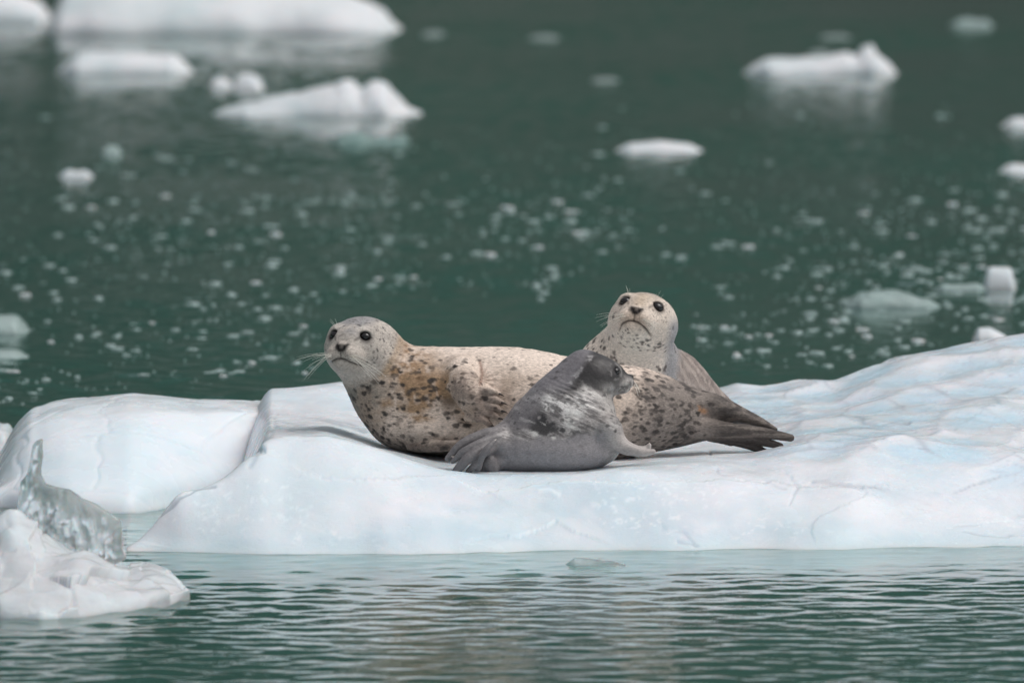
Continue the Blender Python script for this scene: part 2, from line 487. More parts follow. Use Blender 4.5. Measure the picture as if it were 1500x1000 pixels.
def build_floe():
    px = np.arange(186, 2300, 2.0); S = 4
    # waterline, front rim, second ridge, plateau, mound, back rim
    c0 = curve(px, [(186, 808), (300, 809), (420, 811), (600, 810), (760, 808), (900, 806), (1100, 805), (1300, 803), (1500, 799), (2300, 790)], 6)
    c1 = curve(px, [(186, 806), (215, 776), (262, 722), (300, 717), (330, 702), (385, 660), (420, 654), (480, 653), (540, 668), (600, 686), (660, 702), (700, 706), (760, 706), (850, 703), (900, 698), (950, 704), (1000, 708), (1060, 708), (1110, 716), (1180, 722), (1250, 716), (1310, 737), (1400, 752), (1500, 766), (2300, 766)], S)
    y1 = curve(px, [(186, 34.0), (300, 34.1), (420, 34.3), (700, 34.28), (850, 34.28), (950, 34.28), (1250, 34.3), (1400, 34.35), (1500, 34.4), (2300, 34.5)], S)
    c2 = curve(px, [(186, 800), (300, 722), (385, 648), (480, 640), (560, 660), (640, 686), (700, 694), (760, 694), (850, 692), (920, 682), (980, 676), (1040, 672), (1100, 674), (1160, 658), (1230, 650), (1300, 645), (1400, 660), (1500, 676), (2300, 680)], S)
    y2 = curve(px, [(186, 34.1), (385, 34.55), (700, 34.5), (850, 34.5), (1000, 34.65), (1230, 34.85), (1500, 34.8), (2300, 34.8)], S)
    c3 = curve(px, [(186, 790), (385, 628), (480, 626), (560, 652), (640, 664), (760, 668), (900, 666), (1000, 662), (1100, 656), (1200, 638), (1300, 628), (1400, 632), (1500, 640), (2300, 640)], S)
    y3 = curve(px, [(186, 34.3), (385, 35.05), (700, 35.1), (1100, 35.1), (1500, 35.3), (2300, 35.3)], S)
    c4 = curve(px, [(186, 780), (385, 606), (480, 603), (560, 612), (900, 620), (1060, 618), (1150, 610), (1230, 602), (1320, 585), (1420, 572), (1500, 566), (2300, 545)], S)
    y4 = curve(px, [(186, 34.5), (385, 35.8), (700, 36.0), (1100, 36.1), (2300, 36.3)], S)
    c5 = curve(px, [(186, 780), (345, 604), (358, 592), (372, 574), (400, 569), (445, 567), (500, 560), (560, 566), (700, 575), (900, 575), (1000, 572), (1050, 566), (1080, 559), (1115, 563), (1160, 557), (1220, 553), (1268, 535), (1320, 520), (1400, 505), (1500, 490), (1700, 470), (2300, 480)], 2)
    y5 = curve(px, [(186, 34.7), (385, 36.35), (520, 36.5), (760, 37.2), (1100, 37.3), (2300, 37.4)], S)
    R0 = G(px, c0)
    wl = np.stack([px * .010, px * 0, px * 0], -1)
    R0[:, 1] += .05 * fbm(wl, 2)
    rows = [P(px, c1, y1), P(px, c2, y2), P(px, c3, y3), P(px, c4, y4), P(px, c5, y5)]
    back = P(px, c5, y5); back[:, 1] += 0.45; back[:, 2] *= 0.3
    under = back.copy(); under[:, 1] += 0.25; under[:, 2] = -0.25
    w = sstep(300, 400, px)
    for i, rw in enumerate(rows[1:] + [back]):
        rw[:, 2] = -0.10 + (rw[:, 2] + 0.10) * w
    deep = R0.copy(); deep[:, 1] -= 0.50; deep[:, 2] = -0.55
    shelf = R0.copy(); shelf[:, 1] -= 0.55 + 0.25 * vnoise(np.stack([px * 0.012, px * 0, px * 0], -1)); shelf[:, 2] = -0.085
    foot = R0.copy(); foot[:, 1] -= 0.02; foot[:, 2] = -0.02
    C = [deep, shelf, foot] + [R0] + rows + [back, under]
    e = 1 - sstep(1800, 2280, px)
    for rw in C:
        rw[:, 2] = np.where(px > 1800, rw[:, 2] * e - 0.2 * (1 - e), rw[:, 2])
    V = cubic_rows(C, [6, 8, 3, 44, 26, 30, 40, 46, 14, 8])
    N = grid_normals(V); N *= np.sign(N[..., 2:3].mean() or 1)
    x, y, z = V[..., 0], V[..., 1], V[..., 2]
    p = V.copy()
    top = sstep(0.0, 0.05, z)
    q = fbm(p * 1.5, 3)
    front = sstep(34.75, 34.3, y) * top
    d = (0.010 * fbm(p * 2.2, 3) + 0.0022 * fbm(p * 11.0, 4)) * top
    # flake scars and faint fracture creases of the front face
    f1, f2, rid, ox, oy = worley(x * 1.1 + 0.16 * fbm(p * 4, 3), z * 4.0 + y * .8 + 0.22 * fbm(p * 4 + 9, 3), 3)
    d += front * (0.006 * np.abs(rid) + 0.012 * ox * rid + 0.010 * oy * (1 - np.abs(rid)))
    # melt scallops on the top: shallow cups with sharp ridges
    seat = np.exp(-(((x - 0.0) / .75) ** 4 + ((y - 34.95) / .45) ** 4))
    right = 0.10 + 0.90 * sstep(0.45, 0.9, x)
    ts = top * sstep(34.45, 34.8, y) * right * (1 - .85 * seat)
    g1, g2, r1, _, _ = worley(x * 4.6 + 0.6 * q, y * 4.2 + 0.6 * fbm(p * 2 + 4, 3), 11)
    h1, h2, r2, _, _ = worley(x * 10.0 + 0.7 * fbm(p * 4, 2), y * 8.0, 21)
    d += ts * (0.022 * (g1 ** 2 - 0.35) + 0.004 * (h1 ** 2 - 0.3) + 0.012 * fbm(p * 4 + 7, 2))
    cpx, cpy = px_of(V.reshape(-1, 3)); cpx = cpx.reshape(x.shape); cpy = cpy.reshape(x.shape)
    wx = 5 * fbm(p * 7 + 2, 3); wy = 4 * fbm(p * 7 + 8, 3)
    tint = np.ones(V.shape)
    def mix_tint(a, c):
        nonlocal tint
        tint = tint * (1 - a[..., None]) + np.asarray(c) * a[..., None]
    upper = (y > 34.3) & (z > .03)
    mix_tint(ts * (1 - sstep(.2, .6, g1)) * .9, (.76, .94, 1.02))                       # bluer ice in the cups
    mix_tint(ts * sstep(.5, .8, g1) * .5, (1.02, 1.0, 1.0))
    ridge_refl = np.exp(-((g2 - g1) / (.035 + .05 * (fbm(p * 3 + 5, 2) + .3).clip(0, 1))) ** 2) * sstep(-.3, .1, fbm(p * 2.2 + 11, 2))
    mix_tint(np.clip(ridge_refl * ts, 0, 1) * .65, (.56, .60, .66))  # grey reflections of the dark slopes, painted along the scallop ridges
    mix_tint(sstep(.085, .0, z + .05 * fbm(p * 5 + 13, 3)) * .7, (.84, .95, .97))
    mix_tint(sstep(.02, .35, fbm(np.stack([x * 1.6, y * 1.6, z * 3.5], -1) + 41, 4)) * front * .75, (.84, .925, .955))
    k1, k2, rk, _, _ = worley(x * 34 + fbm(p * 30, 2), z * 46 + y * 12 + fbm(p * 30 + 3, 2), 33)
    mix_tint(sstep(.42, .15, k1) * (rk > .15) * front * sstep(.12, .34, fbm(np.stack([x * 2.6, y * 2, z * 7], -1) + 51, 3)) * .6, (1.16, 1.15, 1.13))
    mix_tint(sstep(.10, .45, fbm(np.stack([x * 5, y * 5, z * 9], -1) + 81, 4)) * front * .45, (1.09, 1.07, 1.05))
    ridge_refl2 = np.exp(-((h2 - h1) / .05) ** 2) * sstep(.05, .3, fbm(p * 1.8 + 21, 2))
    mix_tint(np.clip(ridge_refl2 * ts, 0, 1) * .45, (.62, .66, .72))  # finer ridge lines, slope reflections again put into the tint
    streak = sstep(.18, .42, fbm(np.stack([x * 2.2, y * 7.0, z * 9], -1) + 31, 4))
    mix_tint(streak * ts * .35, (.74, .80, .86))
    cm = sstep(-.30, .25, fbm(p * 5 + 61, 3)); cw = np.clip(1.6 * fbm(p * 9 + 71, 2), -.6, 1)
    wx = wx + 3 * fbm(p * 22, 2); wy = wy + 3 * fbm(p * 22 + 6, 2)
    for pts_, wd, gd, am, c_ in CRACKS_AND_GLINT:
        dd = seg_dist(cpx + wx, cpy + wy, pts_)
        g_ = np.exp(-(dd / (wd * (1 + .8 * cw))) ** 2) * (z > .01) * cm
        d = d - gd * g_
        mix_tint(g_ * am, c_)
    V = V + N * d[..., None]
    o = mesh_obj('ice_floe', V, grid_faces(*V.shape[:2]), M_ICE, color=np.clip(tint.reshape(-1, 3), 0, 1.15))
    recenter(o, (0.6, 35.2, 0))
    tag(o, 'large white and pale blue ice floe in mid frame carrying the three seals', 'ice floe')
    # left lobe of the same floe
    lx = np.arange(-330, 420, 2.0)
    t_ = curve(lx, [(-330, 735), (-60, 735), (-14, 700), (0, 668), (22, 632), (44, 611), (56, 609), (72, 603), (96, 599), (140, 596), (190, 590), (235, 593), (280, 598), (330, 599), (360, 601), (400, 602), (420, 606)], 2)
    l0 = curve(lx, [(-330, 742), (0, 742), (100, 752), (200, 752), (300, 735), (420, 720)], 6)
    yt = 36.15
    top3 = P(lx, t_, np.full(lx.shape, yt))
    W0 = G(lx, l0)
    low = W0.copy(); low[:, 2] = -0.4
    lift = np.clip(top3[:, 2], 0, None)
    m1 = W0 * 0.70 + top3 * 0.30; m1[:, 2] = lift * 0.52
    m2 = W0 * 0.36 + top3 * 0.64; m2[:, 2] = lift * 0.88
    sh = top3.copy(); sh[:, 1] += 0.45; sh[:, 2] *= 0.97
    bk = top3.copy(); bk[:, 1] += 0.85; bk[:, 2] *= 0.55
    bk2 = top3.copy(); bk2[:, 1] += 1.0; bk2[:, 2] = -0.3
    C = [low, W0, m1, m2, top3, sh, bk, bk2]
    e = sstep(-330, -20, lx)
    for rw in C[2:7]: rw[:, 2] = np.where(lx < -20, -0.05 + (rw[:, 2] + 0.05) * e, rw[:, 2])
    V = cubic_rows(C, [6, 30, 26, 24, 16, 12, 8])
    N = grid_normals(V)
    x, y, z = V[..., 0], V[..., 1], V[..., 2]
    d = 0.010 * fbm(V * 2.0, 2) + 0.0012 * fbm(V * 12, 3)
    f1, f2, rid, ox, oy = worley(x * 3.0 + 0.3 * fbm(V * 3, 3), y * 2.0 + z * 3, 5)
    d -= 0.003 * np.exp(-((f2 - f1) / .03) ** 2)
    V = V + N * (d * sstep(0.0, 0.04, z))[..., None]
    lb = mesh_obj('rounded_block', V, grid_faces(*V.shape[:2]), M_LOBE)
    lb.parent = o; lb.matrix_parent_inverse = Matrix.Translation(-Vector((0.6, 35.2, 0)))
    lb['label'] = 'smooth rounded pale blue block at the left end of the floe'
    return o
floe = build_floe()

def lump(name, outline, base, half_depth, mat, label, cat='ice floe', group=None, rough=0.12, step=1.5, sink=0.04, tw=0.16):
    """a floating piece of ice: its top outline as seen, waterline pixel row and half depth in metres"""
    x0, x1 = outline[0][0], outline[-1][0]
    px = np.linspace(x0, x1, max(24, int((x1 - x0) / step)))
    Yw = float(Ywater(base)); Yc = Yw + half_depth
    top = curve(px, outline, 1.5)
    T = P(px, top, np.full(px.shape, Yc))
    end = np.clip(np.minimum(px - x0, x1 - px) / (tw * (x1 - x0) + 1e-6), 0, 1) ** 0.7
    H = np.maximum(T[:, 2], 0.01) * np.maximum(end, 0.05)
    D = half_depth * (0.25 + 0.75 * end) * (1 + 0.12 * vnoise(np.stack([px * 0.012 + base, px * 0, px * 0], -1)))
    th = np.linspace(-0.25, math.pi + 0.25, 22)
    TH = th[:, None]
    s = np.sin(TH)
    Z = np.where(s > 0, np.abs(s) ** 1.0 * H[None, :], s * sink * 4)
    Yv = Yc - np.sign(np.cos(TH)) * np.abs(np.cos(TH)) ** 0.85 * D[None, :]
    X = np.broadcast_to(T[:, 0][None, :], Z.shape)
    V = np.stack([X, Yv, Z], -1)
    sc = 6.0 / max(0.3, (x1 - x0) * K * Yc)
    amp = rough * float(H.max())
    N = grid_normals(V)
    dd = amp * fbm(V * np.array([1, 1, 1.8]) * max(sc * .8, 2.5) + base, 5, .6) * sstep(0, 0.3 * float(H.max()) + 1e-5, Z)
    V = V + N * dd[..., None] * np.sign(N[len(th) // 2, :, 2].mean())
    o = mesh_obj(name, V, grid_faces(*V.shape[:2]), mat)
    recenter(o, (float(T[:, 0].mean()), Yc, 0))
    tag(o, label, cat, group)
    return o

# ---------------------------------------------------------------- foreground chunk with a clear fin
def surface_nets(F, org, h):
    s = F < 0
    nx, ny, nz = F.shape
    c = np.zeros((nx - 1, ny - 1, nz - 1), np.uint8)
    for dx in (0, 1):
        for dy in (0, 1):
            for dz in (0, 1):
                c += s[dx:nx - 1 + dx, dy:ny - 1 + dy, dz:nz - 1 + dz]
    act = (c > 0) & (c < 8)
    I = np.argwhere(act)
    idx = np.full(c.shape, -1, np.int64); idx[act] = np.arange(len(I))
    acc = np.zeros((len(I), 3)); cnt = np.zeros(len(I))
    corners = [(a, b, d) for a in (0, 1) for b in (0, 1) for d in (0, 1)]
    for a in corners:
        for ax in range(3):
            if a[ax]: continue
            b = list(a); b[ax] = 1
            fa = F[I[:, 0] + a[0], I[:, 1] + a[1], I[:, 2] + a[2]].astype(float)
            fb = F[I[:, 0] + b[0], I[:, 1] + b[1], I[:, 2] + b[2]].astype(float)
            x = (fa < 0) != (fb < 0)
            t = np.where(x, fa / np.where(x, fa - fb, 1), 0)
            pt = np.array(a, float)[None, :] + t[:, None] * (np.array(b) - np.array(a))[None, :]
            acc[x] += pt[x]; cnt[x] += 1
    V = (I + acc / cnt[:, None]) * h + np.asarray(org)
    Q = []
    for ax in range(3):
        sl0 = [slice(None)] * 3; sl1 = [slice(None)] * 3
        sl0[ax] = slice(0, -1); sl1[ax] = slice(1, None)
        ch = s[tuple(sl0)] != s[tuple(sl1)]
        E = np.argwhere(ch)
        u, v = (ax + 1) % 3, (ax + 2) % 3
        ok = (E[:, u] > 0) & (E[:, v] > 0) & (E[:, u] < F.shape[u] - 1) & (E[:, v] < F.shape[v] - 1)
        E = E[ok]
        def cell(du, dv):
            q = E.copy(); q[:, u] -= du; q[:, v] -= dv
            return idx[q[:, 0], q[:, 1], q[:, 2]]
        q = np.stack([cell(1, 1), cell(0, 1), cell(0, 0), cell(1, 0)], 1)
        inside = s[E[:, 0], E[:, 1], E[:, 2]]
        q = np.where(inside[:, None], q, q[:, ::-1])
        Q.append(q)
    return V, np.concatenate(Q)

class Field:
    CAP = 0.07
    def __init__(self, lo, hi, h):
        self.lo = np.asarray(lo, float); self.h = h
        self.n = np.ceil((np.asarray(hi) - self.lo) / h).astype(int) + 1
        self.F = np.full(tuple(self.n), self.CAP, np.float32)
        self.ax = [(self.lo[i] + np.arange(self.n[i]) * h).astype(np.float32) for i in range(3)]
    def sub(self, lo, hi):
        sl = []
        for i in range(3):
            a = int(np.clip(np.floor((lo[i] - self.lo[i]) / self.h), 0, self.n[i]))
            b = int(np.clip(np.ceil((hi[i] - self.lo[i]) / self.h) + 1, 0, self.n[i]))
            sl.append(slice(a, b))
        g = [self.ax[i][sl[i]] for i in range(3)]
        return tuple(sl), g[0][:, None, None], g[1][None, :, None], g[2][None, None, :]
    def put(self, sl, d, k, cut):
        f = self.F[sl]
        if cut:
            d = -d
            if k > 0:
                hh = np.maximum(k - np.abs(f - d), 0) / k
                self.F[sl] = np.maximum(f, d) + hh * hh * k * 0.25
            else: self.F[sl] = np.maximum(f, d)
        else:
            if k > 0:
                hh = np.maximum(k - np.abs(f - d), 0) / k
                self.F[sl] = np.minimum(f, d) - hh * hh * k * 0.25
            else: self.F[sl] = np.minimum(f, d)
    def ellipsoid(self, c, r, A=None, k=0.02, cut=False):
        c = np.asarray(c, float); r = np.asarray(r, float)
        A = np.eye(3) if A is None else np.asarray(A)
        m = float(r.max()) + self.CAP
        sl, X, Y, Z = self.sub(c - m, c + m)
        X = X - c[0]; Y = Y - c[1]; Z = Z - c[2]
        k0 = 0; k1 = 0
        for i in range(3):
            q = (X * A[0, i] + Y * A[1, i] + Z * A[2, i]) / r[i]
            k0 = k0 + q * q; k1 = k1 + (q / r[i]) ** 2
        k0 = np.sqrt(k0); k1 = np.sqrt(k1)
        self.put(sl, (k0 * (k0 - 1) / np.maximum(k1, 1e-6)).astype(np.float32), k, cut)
    def sweep(self, pts, rad, k=0.02, cut=False, sub=6, flat=None):
        """round tube of changing radius through pts; flat=(axis vector, factor) squashes it along that axis"""
        pts = np.asarray(pts, float); rad = np.asarray(rad, float)
        C = cubic_rows(np.concatenate([pts, rad[:, None]], 1), [sub] * (len(pts) - 1))
        rm = rad.max() + self.CAP
        sl, X, Y, Z = self.sub(C[:, :3].min(0) - rm, C[:, :3].max(0) + rm)
        D = np.full((sl[0].stop - sl[0].start, sl[1].stop - sl[1].start, sl[2].stop - sl[2].start), 9.0, np.float32)
        org = [sl[i].start for i in range(3)]
        for a, b in zip(C[:-1], C[1:]):
            m = max(a[3], b[3]) + self.CAP
            s2, x, y, z = self.sub(np.minimum(a[:3], b[:3]) - m, np.maximum(a[:3], b[:3]) + m)
            loc = tuple(slice(s2[i].start - org[i], s2[i].stop - org[i]) for i in range(3))
            x = x - a[0]; y = y - a[1]; z = z - a[2]
            ab = b[:3] - a[:3]; L2 = max(float(ab @ ab), 1e-12)
            t = np.clip((x * ab[0] + y * ab[1] + z * ab[2]) / L2, 0, 1)
            ex, ey, ez = x - t * ab[0], y - t * ab[1], z - t * ab[2]
            if flat is not None:
                n, fa = np.asarray(flat[0], float), flat[1]
                dn = ex * n[0] + ey * n[1] + ez * n[2]
                q = np.sqrt(np.maximum(ex * ex + ey * ey + ez * ez - dn * dn, 0) + (dn * fa) ** 2)
                d = (q - (a[3] + (b[3] - a[3]) * t)) / (1 + (fa - 1) * 0.5)
            else:
                d = np.sqrt(ex * ex + ey * ey + ez * ez) - (a[3] + (b[3] - a[3]) * t)
            D[loc] = np.minimum(D[loc], d.astype(np.float32))
        self.put(sl, np.minimum(D, self.CAP * 1.2), k, cut)
    def mesh(self):
        return surface_nets(self.F, self.lo, self.h)

def vert_adj_smooth(V, Q, it=2, lam=0.5):
    n = len(V)
    e = np.concatenate([Q[:, [0, 1]], Q[:, [1, 2]], Q[:, [2, 3]], Q[:, [3, 0]]])
    deg = np.bincount(e.ravel(), minlength=n).astype(float)
    for _ in range(it):
        S = np.zeros_like(V)
        for k in range(3):
            S[:, k] = np.bincount(e[:, 0], V[e[:, 1], k], n) + np.bincount(e[:, 1], V[e[:, 0], k], n)
        V = V + lam * (S / deg[:, None] - V)
    return V
def vert_normals(V, Q):
    n = np.cross(V[Q[:, 2]] - V[Q[:, 0]], V[Q[:, 3]] - V[Q[:, 1]])
    N = np.zeros_like(V)
    for c in range(4):
        for k in range(3):
            N[:, k] += np.bincount(Q[:, c], n[:, k], len(V))
    return N / np.maximum(np.linalg.norm(N, axis=1, keepdims=True), 1e-12)

def poly_sdf(px, pz, pts):
    """signed distance to a closed polygon (negative inside)"""
    pts = np.asarray(pts, float); d = np.full(px.shape, 1e9); s = np.ones(px.shape)
    j = len(pts) - 1
    for i in range(len(pts)):
        ex, ez = pts[j] - pts[i]; wx, wz = px - pts[i, 0], pz - pts[i, 1]
        t = np.clip((wx * ex + wz * ez) / (ex * ex + ez * ez + 1e-12), 0, 1)
        d = np.minimum(d, (wx - ex * t) ** 2 + (wz - ez * t) ** 2)
        c1 = pz >= pts[i, 1]; c2 = pz < pts[j, 1]; c3 = ex * wz > ez * wx
        s = np.where((c1 & c2 & c3) | (~c1 & ~c2 & ~c3), -s, s)
        j = i
    return s * np.sqrt(d)

def build_chunk():
    px = np.arange(-240, 280, 2.0)
    w0 = curve(px, [(-240, 880), (-60, 900), (0, 906), (60, 908), (110, 905), (160, 898), (220, 892), (262, 882), (278, 874)], 2)
    top = curve(px, [(-240, 860), (-120, 800), (-40, 765), (0, 752), (22, 748), (40, 772), (70, 790), (100, 806), (122, 812), (136, 810), (150, 820), (190, 830), (225, 838), (250, 850), (270, 866), (278, 872)], 2)
    mid = curve(px, [(-240, 870), (-60, 850), (0, 848), (60, 852), (90, 842), (120, 838), (150, 850), (190, 858), (230, 862), (262, 872), (278, 873)], 3)
    W0 = G(px, w0); yc = W0[:, 1]
    tp = np.clip((280 - px) / 90, 0, 1) ** .7
    T = P(px, top, yc + 0.62 * tp); Mi = P(px, mid, yc + 0.22 * tp)
    low = W0.copy(); low[:, 2] = -0.3; low[:, 1] += 0.05
    bk = T.copy(); bk[:, 1] += 0.30 * tp; bk[:, 2] *= 0.4
    bl = T.copy(); bl[:, 1] += 0.40; bl[:, 2] = -0.2
    C = [low, W0, Mi, T, bk, bl]
    V = cubic_rows(C, [5, 26, 34, 18, 6])
    N = grid_normals(V); x, y, z = V[..., 0], V[..., 1], V[..., 2]
    f1, f2, rid, ox, oy = worley(x * 5 + 0.35 * fbm(V * 5, 3), y * 3 + z * 4, 8)
    e1, e2, rie, ex, ey = worley(x * 14 + .3 * fbm(V * 9, 2), y * 8 + z * 11, 15)
    d = 0.012 * fbm(V * 5, 3) + 0.05 * ox * rid + 0.035 * oy * (1 - np.abs(rid)) + 0.006 * rid + .007 * ex * rie + .006 * ey * (1 - np.abs(rie))
    V = V + N * (d * sstep(0, 0.05, z))[..., None]
    base = (float(V[..., 0].mean()), float(yc.mean() + 0.3), 0)
    o = mesh_obj('ice_chunk', V, grid_faces(*V.shape[:2]), M_CHUNK)
    recenter(o, base)
    tag(o, 'jagged white ice chunk in the near left corner with a clear glassy spike', 'ice chunk')
    # the clear fin standing on it
    Yf = 32.45
    pix = [(36, 812), (26, 745), (30, 706), (40, 694), (46, 668), (48, 651), (54, 645), (64, 641), (64, 662), (61, 694), (66, 707), (84, 712), (104, 716), (122, 730), (140, 737), (152, 746), (178, 762), (181, 800), (186, 818), (172, 826), (100, 836)]
    W = P([p[0] for p in pix], [p[1] for p in pix], Yf)
    poly = W[:, [0, 2]]
    h = 0.0045
    lo = np.array([poly[:, 0].min() - .03, Yf - .14, poly[:, 1].min() - .03]); hi = np.array([poly[:, 0].max() + .03, Yf + .14, poly[:, 1].max() + .03])
    n = np.ceil((hi - lo) / h).astype(int)
    ax = [lo[i] + np.arange(n[i]) * h for i in range(3)]
    GX, GZ = np.meshgrid(ax[0], ax[2], indexing='ij')
    sd = poly_sdf(GX + 0.004 * fbm(np.stack([GX * 30, GZ * 30, GX * 0], -1), 3), GZ, poly)
    th = 0.007 + 0.042 * np.clip(-sd / 0.05, 0, 1) ** 0.5
    th = th * (1 + 0.22 * fbm(np.stack([GX * 16, GZ * 8, GX * 0 + 3], -1), 3) + 0.30 * fbm(np.stack([GX * 85, GZ * 40, GX * 0 + 3], -1), 3))
    cy = Yf + 0.03 * fbm(np.stack([GX * 7, GZ * 7, GX * 0 + 9], -1), 3)
    F = np.maximum(sd[:, None, :], np.abs(ax[1][None, :, None] - cy[:, None, :]) - th[:, None, :])
    V, Q = surface_nets(F, lo, h)
    V = vert_adj_smooth(V, Q, 2)
    f = mesh_obj('clear_fin', V, Q, M_CLEAR, o)
    f.matrix_parent_inverse = Matrix.Translation(-Vector(base))
    f['label'] = 'clear glassy upright fin of ice ending in a thin spike'
build_chunk()

# ---------------------------------------------------------------- seals
def unit(v):
    v = np.asarray(v, float); return v / np.linalg.norm(v)
class Head:
    def __init__(self, c, fwd, up, u):
        self.c = np.asarray(c, float); self.u = u
        f = unit(fwd); up = np.asarray(up, float); up = unit(up - f * (up @ f))
        x = np.cross(up, f)
        self.A = np.stack([x, f, up], 1)
    def w(self, p): return self.c + self.A @ (np.asarray(p, float) * self.u)
    def loc(self, V): return (V - self.c) @ self.A / self.u
    def build(self, fd, muzzle=1.0, eye=1.0, ep=(.48, .90, .25), brow=.50):
        self.ep = ep
        u, A = self.u, self.A
        E = lambda p, r, k, cut=False: fd.ellipsoid(self.w(p), np.asarray(r) * u, A, k * u, cut)
        m = muzzle
        E((0, -.10, .00), (.99, 1.10, .86), .3)                  # cranium
        E((0, .18, -.28), (.93, .86, .68), .35)                  # cheeks and jaw
        E((0, .72, .08), (.50, .52, .42), .35)                   # brow and bridge
        E((0, .92 * m, -.30), (.53, .56, .42), .35)              # muzzle
        for s in (-1, 1):
            E((s * .26, 1.17 * m, -.33), (.32, .38, .28), .08)   # whisker pads
            E((s * brow, .60, .36), (.24, .26, .20), .25)         # brow ridge
            E((s * .52, .55, -.06), (.30, .30, .26), .3)         # cheekbone
        E((0, 1.04 * m, -.62), (.34, .40, .20), .16)             # chin
        E((0, 1.40 * m, -.12), (.19, .16, .12), .12)             # nose
        for s in (-1, 1):
            E((s * ep[0], ep[1], ep[2]), np.array((.165, .15, .130)) * eye, .06, True)   # eye socket
            E((s * .085, 1.55 * m, -.11), (.040, .07, .085), .03, True)  # nostril
            E((s * .93, -.18, .10), (.04, .05, .04), .05, True)    # ear hole
MOUTH = [(-.48, -.63), (-.40, -.59), (-.26, -.53), (-.12, -.46), (0, -.44), (.12, -.46), (.26, -.53), (.40, -.59), (.48, -.63)]
def head_features(V, N, col, H, dark=(.012, .010, .010), ring=.055, mouth_dark=0.85, m=1.0):
    q = H.loc(V); x, y, z = q[:, 0], q[:, 1], q[:, 2]
    front = y > .45
    dm = seg_dist(x, z, MOUTH)
    g = np.exp(-(dm / .030) ** 2) * front * (N @ H.A[:, 1] > -.2)
    V = V - N * (g * .055 * H.u)[:, None]
    dk = np.asarray(dark)
    def mixc(a):
        nonlocal col
        col = col * (1 - a[:, None]) + dk * a[:, None]
    mixc(np.exp(-(dm / .027) ** 2) * front * mouth_dark * sstep(.62, .40, np.abs(x)))
    ph = seg_dist(x, z, [(0, -.18), (0, -.44)])
    mixc(np.exp(-(ph / .022) ** 2) * (y > 1.0) * .7)
    for s in (-1, 1):
        # nostril slits make a V; the eye rim is bare dark skin with a tear track in front
        dn = seg_dist(x, z, [(s * .05, -.20), (s * .11, -.10), (s * .16, -.03)])
        mixc(np.exp(-(dn / .058) ** 2) * (y > 1.05 * m))
        de = np.linalg.norm(q - np.array([s * H.ep[0], H.ep[1] + .02, H.ep[2]]), axis=1)
        mixc((1 - sstep(.15, .165 + ring * 2.4, de * (1 + .25 * (q[:, 2] > .25)))) * .92)
        de2 = seg_dist(x, z, [(s * .36, .18), (s * .31, .12)])
        mixc(np.exp(-(de2 / .035) ** 2) * (y > .7) * .6)
    dn = np.sqrt((x / .22) ** 2 + ((z + .11) / .13) ** 2)
    mixc((1 - sstep(.6, 1.15, dn)) * (y > 1.2 * m) * .78)
    # rows of whisker roots
    for s in (-1, 1):
        for r in range(4):
            for k in range(5):
                d = np.hypot(x - s * (.16 + .075 * k), z - (-.22 - .07 * r - .012 * k))
                mixc(np.exp(-(d / .018) ** 2) * (y > .8) * .30)
    return V, col
def spots(V, col, rs, cand_w, n, size, dark, stretch=(1, 1, 1), strength=(.5, 1.0)):
    """paint n ragged coat spots; cand_w = where they are likely"""
    w = np.clip(cand_w, 0, None); w = w / w.sum()
    ids = rs.choice(len(V), n, p=w)
    wob = fbm(V * 120, 3); wob2 = fbm(V * 55 + 3, 2)
    st = np.asarray(stretch, float)
    dk = np.asarray(dark)
    for i in ids:
        s = rs.uniform(*size); c = V[i]
        box = np.abs(V[:, 0] - c[0]) < 2.2 * s * st.max()
        idx = np.nonzero(box)[0]
        d = np.linalg.norm((V[idx] - c) / st, axis=1) / s + .45 * wob[idx] + .5 * wob2[idx]
        a = (1 - sstep(.55, 1.15, d)) * rs.uniform(*strength)
        col[idx] = col[idx] * (1 - a[:, None]) + dk * a[:, None]
    return col
def blend(col, c, a):
    return col * (1 - a[:, None]) + np.asarray(c) * a[:, None]
def sphere_mesh(c, r, A, n=20):
    V = []; F = []
    for i in range(n + 1):
        th = math.pi * i / n
        for j in range(n):
            ph = 2 * math.pi * j / n
            V.append(c + A @ (np.array([math.sin(th) * math.cos(ph), math.cos(th), math.sin(th) * math.sin(ph)]) * r))
    for i in range(n):
        for j in range(n):
            F.append([i * n + j, i * n + (j + 1) % n, (i + 1) * n + (j + 1) % n, (i + 1) * n + j])
    return V, F
def add_eyes(root, H, sides=(-1, 1), g=1.0):
    inv = Matrix.Translation(-root.location)
    for s in sides:
        V, F = sphere_mesh(H.w((s * H.ep[0] * .97, H.ep[1] * .94, H.ep[2])), np.array([.165, .155, .130]) * H.u * g, H.A)
        e = mesh_obj('eye', [tuple(v) for v in V], F, M_EYE, root); e.matrix_parent_inverse = inv
